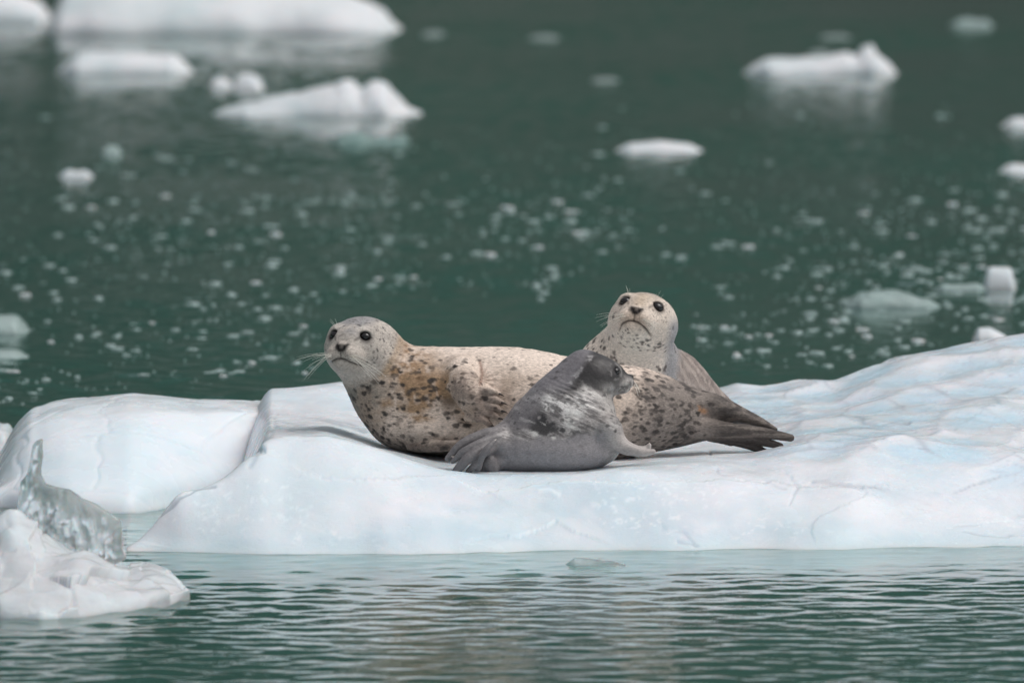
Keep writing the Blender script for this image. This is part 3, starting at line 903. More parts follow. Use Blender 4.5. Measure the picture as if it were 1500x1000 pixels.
def add_whiskers(root, H, V, rs, n=11, length=1.0, brow=True, sides=(-1, 1), rad=.0007):
    inv = Matrix.Translation(-root.location)
    q = H.loc(V); parts = []
    def surf(x, z):
        d = np.hypot(q[:, 0] - x, q[:, 2] - z); c = np.nonzero(d < .05)[0]
        if len(c) == 0: c = np.array([np.argmin(d)])
        i = c[np.argmax(q[c, 1])]
        return q[i]
    for s in sides:
        for k in range(n):
            a = surf(s * rs.uniform(.22, .42), rs.uniform(-.48, -.24))
            L = length * rs.uniform(.55, 1.15)
            out = np.array([s * .85, rs.uniform(.0, .35), rs.uniform(-.75, .15)]); out /= np.linalg.norm(out)
            droop = np.array([s * .08, -.15, -.28]) * L
            pts = [H.w(a + out * L * t + droop * t * t) for t in np.linspace(0, 1, 8)]
            parts.append(tube(pts, [rad * (1 - .6 * t) for t in np.linspace(0, 1, 8)], 4))
        if brow:
            for k in range(3):
                a = surf(s * rs.uniform(.30, .50), rs.uniform(.46, .55))
                L = rs.uniform(.25, .5) * length
                out = unit([s * rs.uniform(.0, .6), .25, .9])
                pts = [H.w(a + out * L * t + np.array([s * .1, .0, -.1]) * t * t * L) for t in np.linspace(0, 1, 6)]
                parts.append(tube(pts, [rad * .9 * (1 - .6 * t) for t in np.linspace(0, 1, 6)], 4))
    for Vw, Fw in parts:
        o = mesh_obj('whisker', Vw, Fw, M_WHISK, root); o.matrix_parent_inverse = inv
def add_claws(root, claws, mat, r=.0045):
    inv = Matrix.Translation(-root.location)
    for a, b in claws:
        a = np.asarray(a); b = np.asarray(b)
        mid = (a + b) / 2 + np.array([0, 0, .002])
        V, F = tube([a, mid, b], [r, r * .75, r * .15], 7)
        o = mesh_obj('claw', V, F, mat, root); o.matrix_parent_inverse = inv

def finish_seal(name, fd, label, cat, paint, H, root_loc, mat, smooth_it=2):
    V, Q = fd.mesh()
    V = vert_adj_smooth(V, Q, smooth_it)
    N = vert_normals(V, Q)
    V, col = paint(V, N)
    root = empty(name, root_loc); tag(root, label, cat)
    b = mesh_obj('body', V, Q, mat, root, color=np.clip(col, .004, .95))
    b.matrix_parent_inverse = Matrix.Translation(-root.location)
    return root, V
VOX = 0.003

# ---- the spotted adult lying across the floe
def seal_mother():
    Y0 = 35.0; s = K * Y0
    q = lambda x, y, w=0.0: P(x, y, Y0 + w)
    fd = Field(q(470, 690, -.30) - [0, 0, .02], q(1172, 435, .34), VOX)
    spine = [(545, 522, 47, .00), (556, 543, 54, .0), (572, 562, 63, .0), (592, 577, 72, .0), (630, 583, 76, .0), (690, 586, 78, .0), (750, 590, 82, .0),
             (810, 599, 80, .0), (870, 606, 75, .01), (930, 602, 65, .02), (985, 607, 49, .03), (1018, 611, 37, .04), (1046, 617, 25, .04), (1062, 620, 14, .04)]
    fd.sweep([q(x, y, w) for x, y, r, w in spine], [r * s for *_, r, w in spine], k=.0)
    H = Head(q(529, 506, -.02), (-math.sin(R(22)), -math.cos(R(22)), math.sin(R(6))), (.02, 0, 1), 50 * s)
    H.build(fd)
    fd.sweep([H.w((0, -.3, -.25)), q(556, 540, .0)], [.78 * H.u, 52 * s], k=.03)
    # chest and belly settle on the ice
    fd.ellipsoid(q(640, 630, -.02), (85 * s, .15, 31 * s), None, .06)
    # near fore flipper
    arm = [(676, 546, 27, -.098), (682, 564, 27, -.145), (693, 582, 25, -.180), (703, 596, 22, -.190)]
    fd.sweep([q(x, y, w) for x, y, r, w in arm], [r * s for *_, r, w in arm], k=.018)
    tips = [(733, 577), (738, 590), (738, 602), (734, 613), (722, 624)]
    roots = [(704, 574), (702, 584), (700, 593), (697, 602), (692, 611)]
    claws = []
    for (ax, ay), (bx, by) in zip(roots, tips):
        mx, my = (ax + bx) / 2 + 1, (ay + by) / 2 - 3
        fd.sweep([q(ax - 6, ay, -.200), q(mx, my, -.228), q(bx - 3, by, -.214)], [7.5 * s, 5.6 * s, 4.4 * s], k=.003)
        claws.append((q(bx - 6, by - 1, -.224), q(bx + 6, by + 3, -.222)))
    # fold in front of and behind the flipper
    fd.sweep([q(706, 528, -.130), q(708, 546, -.152), q(706, 562, -.165)], [.004, .012, .004], k=.014, cut=True)
    fd.sweep([q(644, 552, -.150), q(648, 576, -.163), q(662, 596, -.168), q(684, 614, -.168), q(700, 622, -.168)], [.004, .014, .016, .010, .004], k=.016, cut=True)
    # far fore flipper, flat on the ice below the chest
    fd.sweep([q(600, 655, -.13), q(630, 654, -.175), q(668, 652, -.19)], [5 * s, 9 * s, 8 * s], k=.012)
    # hind flippers
    up = [(1000, 586, 20, .02), (1045, 594, 18, .02), (1085, 608, 12, .03), (1112, 618, 8, .03), (1136, 629, 3.5, .03)]
    fd.sweep([q(x, y, w) for x, y, r, w in up], [r * s for *_, r, w in up], k=.02, flat=((0, 1, 0), .8))
    for dg in ([(1015, 626, 20, -.02), (1060, 629, 15, -.03), (1112, 633, 10, -.03), (1158, 641, 7, -.03)],
               [(1035, 634, 13, -.02), (1080, 639, 11, -.02), (1115, 646, 8, -.02), (1143, 653, 6, -.02)],
               [(1040, 638, 10, -.00), (1080, 646, 9, -.01), (1108, 656, 7, -.01), (1124, 664, 6, -.01)],
               [(1045, 640, 8, .03), (1062, 646, 6, .03), (1072, 650, 4, .03)]):
        fd.sweep([q(x, y, w) for x, y, r, w in dg], [r * .86 * s for *_, r, w in dg], k=.003)
    fd.sweep([q(1030, 608, -.08), q(1050, 612, -.045), q(1075, 618, -.03)], [.004, .007, .005], k=.01, cut=True)
    rs = np.random.RandomState(5)
    def paint(V, N):
        V = V + N * (.0016 * fbm(V * 45, 3))[:, None]
        px, py = px_of(V)
        # wrinkles fanning from the shoulder fold, creases on the neck
        wr = np.exp(-(((px - 706) / 22) ** 2 + ((py - 552) / 16) ** 2))
        V = V - N * (wr * .0045 * (.5 + .5 * np.sin(np.arctan2(py - 556, px - 704) * 15)))[:, None]
        nk = np.exp(-(((px - 590) / 22) ** 2)) * np.exp(-(((py - 530) / 34) ** 2))
        V = V - N * (nk * .0016 * (.5 + .5 * np.sin((px + .45 * py) * .9 + 2 * fbm(V * 20, 2))))[:, None]
        n1 = fbm(V * 9, 4); n2 = fbm(V * np.array([18., 30, 40]), 4); n3 = fbm(V * 60, 3)
        col = np.tile(np.array([.70, .575, .485]), (len(V), 1))
        col = blend(col, (.40, .31, .24), sstep(.0, .5, n1 + .5 * n2) * .55)
        q = H.loc(V)
        hd = (1 - sstep(.95, 1.35, np.linalg.norm(q * np.array([.95, .7, .95]) - np.array([0, .2, 0]), axis=1)))
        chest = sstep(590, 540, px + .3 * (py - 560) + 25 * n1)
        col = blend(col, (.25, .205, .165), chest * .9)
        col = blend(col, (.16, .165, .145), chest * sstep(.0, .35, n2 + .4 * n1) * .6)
        tan = np.exp(-(((px - 624 - 60 * n1) / 48) ** 2 + ((py - 558 + 50 * n2) / 44) ** 2)) * (1 + 1.2 * fbm(V * np.array([50., 50, 26]), 3))
        col = blend(col, (.29, .175, .09), np.clip(tan * 1.3, 0, .9))
        col = blend(col, (.11, .062, .032), tan * sstep(.05, .35, n2) * .6)
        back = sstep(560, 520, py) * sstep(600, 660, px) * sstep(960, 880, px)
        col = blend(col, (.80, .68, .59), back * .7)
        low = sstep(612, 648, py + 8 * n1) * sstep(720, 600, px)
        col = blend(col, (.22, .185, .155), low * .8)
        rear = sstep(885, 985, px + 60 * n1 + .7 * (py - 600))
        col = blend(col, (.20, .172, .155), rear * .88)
        fl = sstep(1022, 1062, px + 8 * n2)
        col = blend(col, (.078, .066, .060), fl * .94)
        n4 = fbm(V * np.array([7., 70, 90]), 4, .6)
        col = blend(col, (.22, .185, .16), sstep(1030, 1070, px) * sstep(.0, .4, n4) * .7)
        col = blend(col, (.045, .038, .035), sstep(1030, 1070, px) * sstep(-.05, -.4, n4) * .7)
        pit = np.exp(-(((px - 660) / 15) ** 2 + ((py - 588) / 10) ** 2)) * (np.abs(V[:, 1] - Y0 + .15) < .08)
        col = blend(col, (.10, .065, .04), pit * .8)
        arm = sstep(32, 20, seg_dist(px, py, [(682, 562), (694, 584), (706, 596)])) * sstep(Y0 - .155, Y0 - .185, V[:, 1])
        hand = sstep(30, 18, np.hypot(px - 716, py - 599)) * sstep(Y0 - .18, Y0 - .195, V[:, 1])
        arm = np.clip(arm + hand, 0, 1)
        col = blend(col, (.40, .32, .27), arm * .55)
        col = blend(col, (.20, .155, .13), arm * sstep(-.05, .35, n2 + .6 * n3) * .7)
        col = blend(col, (.24, .185, .155), hand * .5)
        fold = np.exp(-(seg_dist(px, py, [(703, 530), (707, 546), (704, 562)]) / 2.6) ** 2) * (V[:, 1] < Y0)
        col = blend(col, (.25, .14, .10), fold * .7)
        scar = np.exp(-(((px - 1026) / 9) ** 2 + ((py - 599 - .4 * (px - 1026)) / 4.5) ** 2)) * (V[:, 1] < Y0)
        col = blend(col, (.30, .15, .07), np.clip(scar * (.7 + 2.4 * n3), 0, .75))
        flat = sstep(647, 653, py + 4 * n2) * sstep(586, 606, px) * sstep(678, 662, px)
        col = blend(col, (.12, .09, .075), flat * .8)
        # head: grey crown, paler muzzle and brows
        col = blend(col, (.52, .47, .42), hd * .9)
        col = blend(col, (.30, .27, .245), hd * sstep(-.05, .4, n2 + .5 * n3) * .5)
        crown = hd * sstep(.30, .62, q[:, 2] + .25 * n2) * sstep(.75, .35, np.abs(q[:, 0] + .1))
        col = blend(col, (.27, .265, .27), np.clip(crown, 0, 1) * .85)
        muz = np.exp(-(((q[:, 0]) / .5) ** 2 + ((q[:, 2] + .38) / .28) ** 2)) * (q[:, 1] > .7)
        col = blend(col, (.38, .335, .29), muz * .7)
        brow = sum(np.exp(-(((q[:, 0] - s_ * .42) / .17) ** 2 + ((q[:, 2] - .50) / .09) ** 2)) for s_ in (-1, 1)) * (q[:, 1] > .4)
        col = blend(col, (.68, .62, .56), np.clip(brow, 0, 1) * .8)
        band = np.exp(-((px + .55 * (py - 500) - 588 - 5 * n1) / 7) ** 2) * sstep(560, 545, py) * (1 - .6 * hd)
        col = blend(col, (.36, .25, .15), band * .7)
        body = 1 - np.clip(hd * 1.3, 0, 1)
        nar = (V[:, 1] < Y0 + .10)
        d_ch = sstep(640, 570, px) * sstep(530, 560, py) * 1.5
        d_tan = np.exp(-(((px - 635) / 45) ** 2 + ((py - 565) / 40) ** 2)) * 1.3
        d_rear = sstep(880, 940, px) * sstep(1060, 1000, px) * 1.6
        d_low = sstep(600, 630, py) * sstep(760, 700, px) * .9
        wgt = body * nar * (.28 + d_ch + d_tan + d_rear + d_low) * (px < 1045)
        col = spots(V, col, rs, wgt, 700, (.0040, .0105), (.035, .030, .028), (1.35, 1, .85), (.45, .95))
        col = spots(V, col, rs, wgt, 520, (.003, .006), (.07, .058, .052), (1.4, 1, .9), (.3, .8))
        col = spots(V, col, rs, body * nar * sstep(920, 960, px) * sstep(1050, 1000, px), 130, (.005, .012), (.07, .06, .056), (1.9, 1, .75), (.3, .7))
        col = spots(V, col, rs, hd * (q[:, 1] < .95) * (q[:, 2] > -.6) + 1e-9, 260, (.0024, .0046), (.07, .065, .065), (1, 1, 1), (.4, .9))
        col = spots(V, col, rs, arm * nar + 1e-9, 60, (.003, .006), (.10, .075, .06), (1.2, 1, 1), (.3, .7))
        V, col = head_features(V, N, col, H)
        return V, 1.0 * col * (1 + .12 * n3)[:, None]
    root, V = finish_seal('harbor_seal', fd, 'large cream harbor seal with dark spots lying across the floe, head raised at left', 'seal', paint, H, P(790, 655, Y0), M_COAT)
    add_eyes(root, H)
    add_whiskers(root, H, V, rs, 13, 1.0)
    add_claws(root, claws, M_CLAW)
seal_mother()

# ---- the adult behind, chin up
def seal_behind():
    Y0 = 35.62; s = K * Y0
    q = lambda x, y, w=0.0: P(x, y, Y0 + w)
    fd = Field(q(790, 665, -.32), q(1120, 385, .55), VOX)
    yaw, pit = R(9), R(21)
    H = Head(q(943, 471, -.05), (-math.sin(yaw) * math.cos(pit), -math.cos(yaw) * math.cos(pit), math.sin(pit)), (.16, 0, 1), 50 * s)
    H.build(fd, 1.0, 1.12)
    spine = [(940, 488, 46, .02), (936, 515, 53, .06), (936, 548, 68, .12), (950, 580, 74, .2), (985, 592, 62, .3), (1025, 604, 46, .38), (1060, 618, 30, .42), (1085, 626, 16, .44)]
    fd.sweep([q(x, y, w) for x, y, r, w in spine], [r * s for *_, r, w in spine], k=.03)
    sh = [(935, 500, 40, .04), (903, 526, 45, .08), (889, 558, 54, .1), (900, 600, 54, .1)]
    fd.sweep([q(x, y, w) for x, y, r, w in sh], [r * s for *_, r, w in sh], k=.03)
    bk = [(960, 545, 44, .22), (990, 556, 42, .28), (1015, 578, 36, .32), (1035, 596, 30, .34)]
    fd.sweep([q(x, y, w) for x, y, r, w in bk], [r * s for *_, r, w in bk], k=.02)
    for dg in ([(1060, 620, 14, .42), (1095, 632, 9, .45), (1112, 640, 5, .46)], [(1060, 622, 12, .46), (1090, 640, 8, .5), (1104, 648, 5, .5)]):
        fd.sweep([q(x, y, w) for x, y, r, w in dg], [r * s for *_, r, w in dg], k=.012)
    fd.sweep([q(994, 478, .02), q(988, 505, .05), q(984, 540, .08)], [.003, .006, .004], k=.012, cut=True)
    rs = np.random.RandomState(8)
    def paint(V, N):
        V = V + N * (.0016 * fbm(V * 45, 3))[:, None]
        px, py = px_of(V); q = H.loc(V)
        n1 = fbm(V * 9, 4); n2 = fbm(V * np.array([24., 24, 40]), 4); n3 = fbm(V * 60, 3)
        col = np.tile(np.array([.68, .59, .51]), (len(V), 1))
        col = blend(col, (.40, .33, .28), sstep(.1, .6, n1 + .3 * n2) * .5)
        hd = (1 - sstep(1.0, 1.35, np.linalg.norm(q * np.array([.95, .7, .95]) - np.array([0, .2, 0]), axis=1)))
        col = blend(col, (.58, .50, .43), hd * .8)
        crown = hd * sstep(.42, .7, q[:, 2] + .2 * n2)
        col = blend(col, (.30, .25, .21), crown * .7)
        tan = hd * np.exp(-((q[:, 0] / .3) ** 2)) * sstep(-.1, .2, q[:, 2]) * sstep(.75, .5, q[:, 2])
        col = blend(col, (.42, .32, .22), tan * .6)
        thr = np.exp(-(((px - 925) / 34) ** 2 + ((py - 508) / 26) ** 2))
        col = blend(col, (.66, .60, .52), thr * .7)
        side = sstep(968, 984, px + 5 * n1 + .12 * (py - 500)) * sstep(455, 480, py)
        col = blend(col, (.22, .22, .23), side * .9)
        body = sstep(988, 1000, px + 4 * n2) * sstep(500, 520, py)
        st = .5 + .5 * np.sin(px * .55 - py * .35 + 5 * n1 + 3 * n2)
        col = blend(col, (.215, .175, .155), body * .95)
        col = blend(col, (.40, .34, .30), body * st * .6)
        muz = np.exp(-(((q[:, 0]) / .42) ** 2 + ((q[:, 2] + .34) / .24) ** 2)) * (q[:, 1] > .7)
        col = blend(col, (.40, .31, .24), muz * .7)
        chin = np.exp(-(((q[:, 0]) / .5) ** 2 + ((q[:, 2] + .85) / .2) ** 2)) * (q[:, 1] > .3)
        col = blend(col, (.66, .61, .53), chin * .7)
        wn = (sstep(.9, 1.3, np.abs(q[:, 0]) + .9 * sstep(-.75, -1.3, q[:, 2])))
        col = spots(V, col, rs, (wn * sstep(485, 500, py) * sstep(985, 970, px) + .12 * hd * (q[:, 1] < .9)) * (V[:, 1] < Y0 + .1) + 1e-9, 230, (.004, .010), (.045, .036, .032), (1, 1, 1.1), (.5, .95))
        col = spots(V, col, rs, sstep(-.6, -.75, q[:, 2]) * (q[:, 1] > .3) * (np.abs(q[:, 0]) < .8) + 1e-9, 60, (.003, .007), (.06, .05, .045), (1, 1, 1), (.5, .9))
        col = spots(V, col, rs, body + 1e-9, 200, (.004, .010), (.12, .10, .09), (1.2, 1, 1.2), (.3, .7))
        col = spots(V, col, rs, hd * (q[:, 2] > -.2) + 1e-9, 150, (.0025, .005), (.13, .10, .085), (1, 1, 1), (.3, .8))
        V, col = head_features(V, N, col, H, ring=.06)
        return V, 1.10 * col * (1 + .10 * n3)[:, None]
    root, V = finish_seal('harbor_seal', fd, 'pale harbor seal sitting up behind the others with its chin lifted', 'seal', paint, H, P(960, 640, Y0 + .1), M_COAT)
    add_eyes(root, H, g=1.14)
    add_whiskers(root, H, V, rs, 9, .75, rad=.0007)
seal_behind()

# ---- the dark pup in front, back to the camera
def seal_pup():
    Y0 = 34.62; s = K * Y0
    q = lambda x, y, w=0.0: P(x, y, Y0 + w)
    fd = Field(q(640, 705, -.26), q(975, 485, .30), VOX)
    yaw = R(14)
    H = Head(q(870, 549, .03), (math.cos(yaw), math.sin(yaw), .0), (.0, -.05, 1), 35 * s)
    H.build(fd, 1.12, 1.2, (.60, .82, .22), .40)
    spine = [(866, 555, 33, .03), (858, 570, 38, .02), (850, 592, 47, .01), (842, 618, 60, .0), (818, 632, 59, .0), (786, 642, 51, .0), (752, 654, 40, -.01), (727, 661, 29, -.02), (708, 664, 17, -.03)]
    fd.sweep([q(x, y, w) for x, y, r, w in spine], [r * s for *_, r, w in spine], k=.03)
    fd.ellipsoid(q(815, 660, -.01), (92 * s, .13, 32 * s), None, .05)
    fd.sweep([q(852, 535, .04), q(836, 552, .02), q(812, 585, .0), q(782, 612, .0)], [22 * s, 26 * s, 36 * s, 34 * s], k=.03)
    # near hind flipper: five long digits swept back
    dig = [[(740, 633, 12, -.05), (706, 638, 9, -.08), (677, 651, 7.5, -.10), (656, 671, 4.5, -.11)],
           [(736, 639, 11, -.07), (703, 649, 6.5, -.125), (680, 661, 6, -.14), (663, 676, 4, -.14)],
           [(734, 644, 11, -.07), (705, 658, 7, -.135), (684, 673, 7.5, -.155), (668, 690, 6, -.15)],
           [(730, 650, 10, -.07), (710, 664, 6, -.14), (698, 678, 5.5, -.15), (686, 690, 4.5, -.14)],
           [(725, 645, 3.5, -.15), (715, 655, 5, -.165), (706, 668, 5.5, -.165), (700, 684, 5.5, -.14)]]
    fd.ellipsoid(q(724, 648, -.06), (24 * s, .05, 18 * s), None, .02)
    for dg in dig:
        fd.sweep([q(x, y, w) for x, y, r, w in dg], [r * s for *_, r, w in dg], k=.003)
    # the other hind flipper, curled below
    for dg in ([(735, 672, 15, -.06), (718, 680, 13, -.08), (702, 688, 7, -.09)], [(738, 680, 12, -.03), (716, 688, 8, -.04), (694, 690, 5, -.05)],
               [(716, 676, 12, -.10), (722, 686, 9, -.10)]):
        fd.sweep([q(x, y, w) for x, y, r, w in dg], [r * s for *_, r, w in dg], k=.006)
    # right fore flipper braced on the ice
    for dg in ([(888, 628, 24, -.07), (902, 645, 15, -.07), (920, 657, 9.5, -.08), (942, 662, 6.5, -.09), (957, 661, 4, -.09)],
               [(905, 648, 11, -.05), (930, 659, 8, -.04), (946, 658, 6, -.03), (951, 652, 3.5, -.03)]):
        fd.sweep([q(x, y, w) for x, y, r, w in dg], [r * s for *_, r, w in dg], k=.012)
    rs = np.random.RandomState(12)
    def paint(V, N):
        V = V + N * (.0015 * fbm(V * 50, 3))[:, None]
        px, py = px_of(V); q = H.loc(V)
        n1 = fbm(V * 10, 4); n2 = 1.7 * fbm(V * np.array([34., 34, 40]), 4, .65); n3 = fbm(V * 80, 3)
        # fine folds where the neck turns
        fold = np.exp(-(((px - 850) / 34) ** 2 + ((py - 583 - .35 * (px - 850)) / 14) ** 2))
        V = V + N * (fold * .0020 * (.4 + .6 * np.clip(.5 + 2 * n1, 0, 1)) * np.sin((py - .42 * px) * .95 + 1.5 * n1))[:, None]
        along = (py - 640) + .10 * (px - 800)              # below zero: the mottled back, above: the plain wet flank
        col = np.tile(np.array([.215, .20, .20]), (len(V), 1))
        mott = fbm(V * np.array([16., 16, 26]) + 2, 5)
        upper = sstep(6, -8, along + 9 * n2)
        col = blend(col, (.29, .265, .255), upper * .9)
        col = blend(col, (.52, .49, .47), upper * sstep(.0, .35, mott) * .6)
        pale = np.exp(-(((px - 800 - .6 * (592 - py)) / 52) ** 2 + ((py - 584 - .22 * (px - 800)) / 17) ** 2))
        col = blend(col, (.66, .63, .61), np.clip(pale * (.9 + 2.4 * n2), 0, .9))
        pale2 = np.exp(-(((px - 815) / 50) ** 2 + ((py - 632 - .04 * (px - 815)) / 7) ** 2))
        col = blend(col, (.62, .59, .57), np.clip(pale2 * (.9 + 1.8 * n2), 0, .85))
        dk = np.exp(-(((px - 776) / 34) ** 2 + ((py - 614 - .3 * (px - 776)) / 13) ** 2))
        col = blend(col, (.030, .028, .030), np.clip(dk * (2.2 + 3.4 * n2), 0, .97))
        dk2 = np.exp(-(((px - 825) / 46) ** 2 + ((py - 633 - .12 * (px - 825)) / 8) ** 2))
        col = blend(col, (.045, .042, .042), np.clip(dk2 * (1.1 + 3.0 * n2), 0, .92))
        sk = fbm(np.stack([(px * .9 + py * .5) * .035, (py - .45 * px) * .16, px * 0 + 3.], -1), 4, .6)
        col = blend(col, (.055, .05, .05), upper * sstep(.10, .34, sk) * .75)
        col = blend(col, (.66, .63, .60), upper * sstep(-.12, -.36, sk) * .7)
        flk = sstep(-2, 10, along + 5 * n2)
        col = blend(col, (.23, .215, .22), flk * .9)
        ridge = sstep(26, 4, (px - (790 + (625 - py) * .46 - 28)) + 3 * n1) * sstep(640, 620, py)
        col = blend(col, (.19, .175, .18), np.clip(ridge, 0, 1) * .75)
        # black hood with a silver nape
        hd = 1 - sstep(.95, 1.5, np.linalg.norm((q - np.array([0, .25, -.05])) * np.array([.9, .72, .9]), axis=1))
        hd = np.maximum(hd, np.exp(-(((px - 836) / 20) ** 2 + ((py - 560) / 12) ** 2)))
        col = blend(col, (.020, .018, .019), np.clip(hd * 1.8 + .8 * n2 * hd, 0, .96))
        nape = sstep(14, -2, px - (842 + (545 - py) * .62 + 3 * n1)) * sstep(588, 560, py)
        col = blend(col, (.16, .15, .16), np.clip(nape, 0, 1) * .9)
        rim = np.exp(-((px - (848 + (545 - py) * .80 + 9 * n1 + 5 * n2)) / 3.0) ** 2) * (py < 562) * (py > 520)
        col = blend(col, (.40, .38, .38), np.clip(rim * (.4 + 2 * n2), 0, .5))
        cheek = np.exp(-(((q[:, 1] - .45) / .5) ** 2 + ((q[:, 2] + .72) / .35) ** 2))
        col = blend(col, (.25, .235, .225), np.clip(cheek * (1 + 1.5 * n2), 0, .85))
        muz = np.exp(-(((q[:, 1] - 1.32) / .3) ** 2 + ((q[:, 2] + .46) / .30) ** 2))
        col = blend(col, (.50, .46, .43), np.clip(muz * (1.1 + 1.6 * n3), 0, .9))
        for s_ in (-1, 1):
            eb = np.exp(-((np.linalg.norm((q - np.array([s_ * .66, .76, .22])) * np.array([.6, 1.0, 1]), axis=1) - .30) / .07) ** 2)
            col = blend(col, (.30, .28, .27), np.clip(eb * (.6 + 1.8 * n2), 0, .5) * (np.abs(q[:, 0]) > .3))
        throat = np.exp(-(((px - 893) / 16) ** 2 + ((py - 596) / 26) ** 2))
        col = blend(col, (.33, .305, .285), np.clip(throat, 0, 1) * .7)
        arm = sstep(880, 905, px) * sstep(620, 640, py)
        col = blend(col, (.42, .375, .345), arm * .6)
        hind = sstep(742, 722, px + 6 * n1) * sstep(618, 630, py)
        col = blend(col, (.135, .125, .127), hind * .95)
        col = spots(V, col, rs, upper * sstep(720, 760, px) * (1 - np.clip(hd, 0, 1)) + 1e-9, 190, (.0025, .0065), (.05, .046, .046), (1.3, 1, 1), (.3, .8))
        col = spots(V, col, rs, flk * sstep(750, 780, px) + 1e-9, 40, (.003, .007), (.12, .11, .11), (1.5, 1, .8), (.2, .5))
        col = spots(V, col, rs, np.clip(cheek + muz, 0, 1) + 1e-9, 60, (.002, .004), (.05, .045, .045), (1, 1, 1), (.3, .8))
        V, col = head_features(V, N, col, H, mouth_dark=.5, m=1.12)
        return V, 1.18 * col * (1 + .15 * n3)[:, None]
    root, V = finish_seal('seal_pup', fd, 'small dark grey seal pup with its back to us, leaning against the spotted adult', 'seal pup', paint, H, P(800, 690, Y0), M_WETCOAT)
    add_eyes(root, H, g=1.22)
    add_whiskers(root, H, V, rs, 7, .6, False, (1, -1), .0006)
    pt = lambda x, y, w: P(x, y, Y0 + w)
    add_claws(root, [(pt(722, 649, -.158), pt(727, 643, -.155))] + [(pt(*a), pt(*b)) for a, b in
        [((667, 672, -.118), (661, 668, -.122)), ((674, 683, -.145), (668, 679, -.15)), ((664, 668, -.112), (657, 673, -.115)),
         ((950, 653, -.03), (952, 648, -.03)), ((956, 661, -.09), (962, 662, -.09))]], M_PALECLAW, .0032)
seal_pup()

# ---------------------------------------------------------------- floating ice beyond
BG = 'pieces of ice floating beyond the seals'
lump('iceberg', [(66, 45), (74, 14), (100, -10), (170, -22), (260, -26), (350, -20), (420, -14), (470, -8), (510, -4), (545, 6), (562, 16), (580, 30), (588, 44)], 52, .9, M_BERG,
     'largest pale iceberg at the top edge of the view, casting a grey reflection', 'iceberg', BG, .10, 2.5, tw=.05)
lump('iceberg', [(-160, 32), (-120, -10), (-40, -20), (20, -10), (55, 2), (72, 20), (78, 30)], 34, .5, M_BERG,
     'white iceberg at the top left corner behind the largest berg', 'iceberg', BG, .10, 2.5, tw=.06)
lump('ice_floe', [(84, 104), (86, 90), (100, 82), (130, 77), (200, 78), (245, 80), (262, 77), (275, 86), (284, 98)], 110, .35, M_BERG,
     'flat white floe just below the largest iceberg at upper left', 'ice floe', BG, .10)
lump('ice_bit', [(306, 125), (312, 116), (324, 113), (334, 119), (342, 125)], 129, .12, M_BERG, 'left of two small white ice lumps above the long hump-backed floe', 'ice lump', BG)
lump('ice_bit', [(338, 128), (345, 115), (358, 108), (372, 110), (384, 120), (389, 130)], 134, .14, M_BERG, 'right of two small white ice lumps above the long hump-backed floe', 'ice lump', BG)
lump('ice_floe', [(313, 164), (318, 154), (340, 151), (375, 148), (420, 136), (450, 128), (490, 126), (505, 119), (515, 121), (528, 132), (545, 119), (562, 120), (578, 134), (600, 148), (614, 150), (618, 163)], 172, .4, M_BERG,
     'long hump-backed white floe with a double peak at upper left', 'ice floe', BG, .22)
lump('ice_floe', [(478, 206), (500, 196), (525, 192), (545, 200), (570, 202), (586, 197), (592, 185), (600, 188), (602, 204)], 212, .2, M_TEALICE,
     'low teal half-sunken ice with one small upturned tip', 'ice floe', BG)
lump('ice_floe', [(1089, 104), (1092, 90), (1110, 86), (1160, 88), (1200, 84), (1225, 78), (1240, 75), (1255, 82), (1262, 70), (1278, 66), (1288, 76), (1300, 80), (1312, 92), (1314, 104)], 111, .3, M_BERG,
     'long thin white floe with a knob near its right end, upper right', 'ice floe', BG, .14)
lump('ice_floe', [(902, 218), (910, 212), (940, 210), (968, 207), (1000, 211), (1020, 213), (1030, 220)], 224, .2, M_BERG,
     'flat white slab floating alone above the seal with lifted chin', 'ice floe', BG, .1)
lump('ice_bit', [(1390, 36), (1402, 29), (1420, 27), (1432, 31), (1446, 28), (1456, 36)], 40, .1, M_BRASH, 'pale ice block near the top right corner', 'ice lump', BG)
lump('ice_bit', [(1466, 184), (1474, 177), (1490, 172), (1530, 175), (1560, 184)], 188, .2, M_BERG, 'upper of two white ice pieces cut by the right edge', 'ice lump', BG)
lump('ice_bit', [(1464, 252), (1470, 244), (1485, 240), (1520, 244), (1540, 252)], 255, .2, M_BERG, 'lower of two white ice pieces cut by the right edge', 'ice lump', BG)
lump('ice_bit', [(1439, 420), (1442, 398), (1450, 390), (1482, 393), (1487, 404), (1489, 418)], 424, .08, M_BERG, 'squarish white ice block standing out of the water at right', 'ice lump', BG, .06)
lump('ice_bit', [(1368, 420), (1380, 415), (1410, 417), (1440, 414), (1444, 420)], 426, .07, M_BRASH, 'flat wet ice sliver beside the squarish white block', 'ice sliver', BG, .2)
lump('ice_bit', [(1236, 440), (1250, 430), (1290, 425), (1320, 428), (1345, 436), (1378, 440)], 452, .14, M_BRASH, 'broad patch of low slushy ice at right, above the mound', 'slush ice', BG, .3)
lump('ice_bit', [(1424, 490), (1432, 480), (1450, 480), (1470, 490), (1482, 498)], 502, .08, M_BERG, 'small wet white ice piece behind the right mound of the floe', 'ice lump', BG)
lump('ice_bit', [(-60, 486), (-20, 462), (20, 461), (36, 470), (44, 482)], 490, .2, M_BRASH, 'upper of two low grey ice pieces at the left edge', 'ice lump', BG, .2)
lump('ice_bit', [(-60, 522), (-20, 512), (20, 511), (42, 518)], 526, .15, M_BRASH, 'lower of two low grey ice pieces at the left edge', 'ice lump', BG, .2)
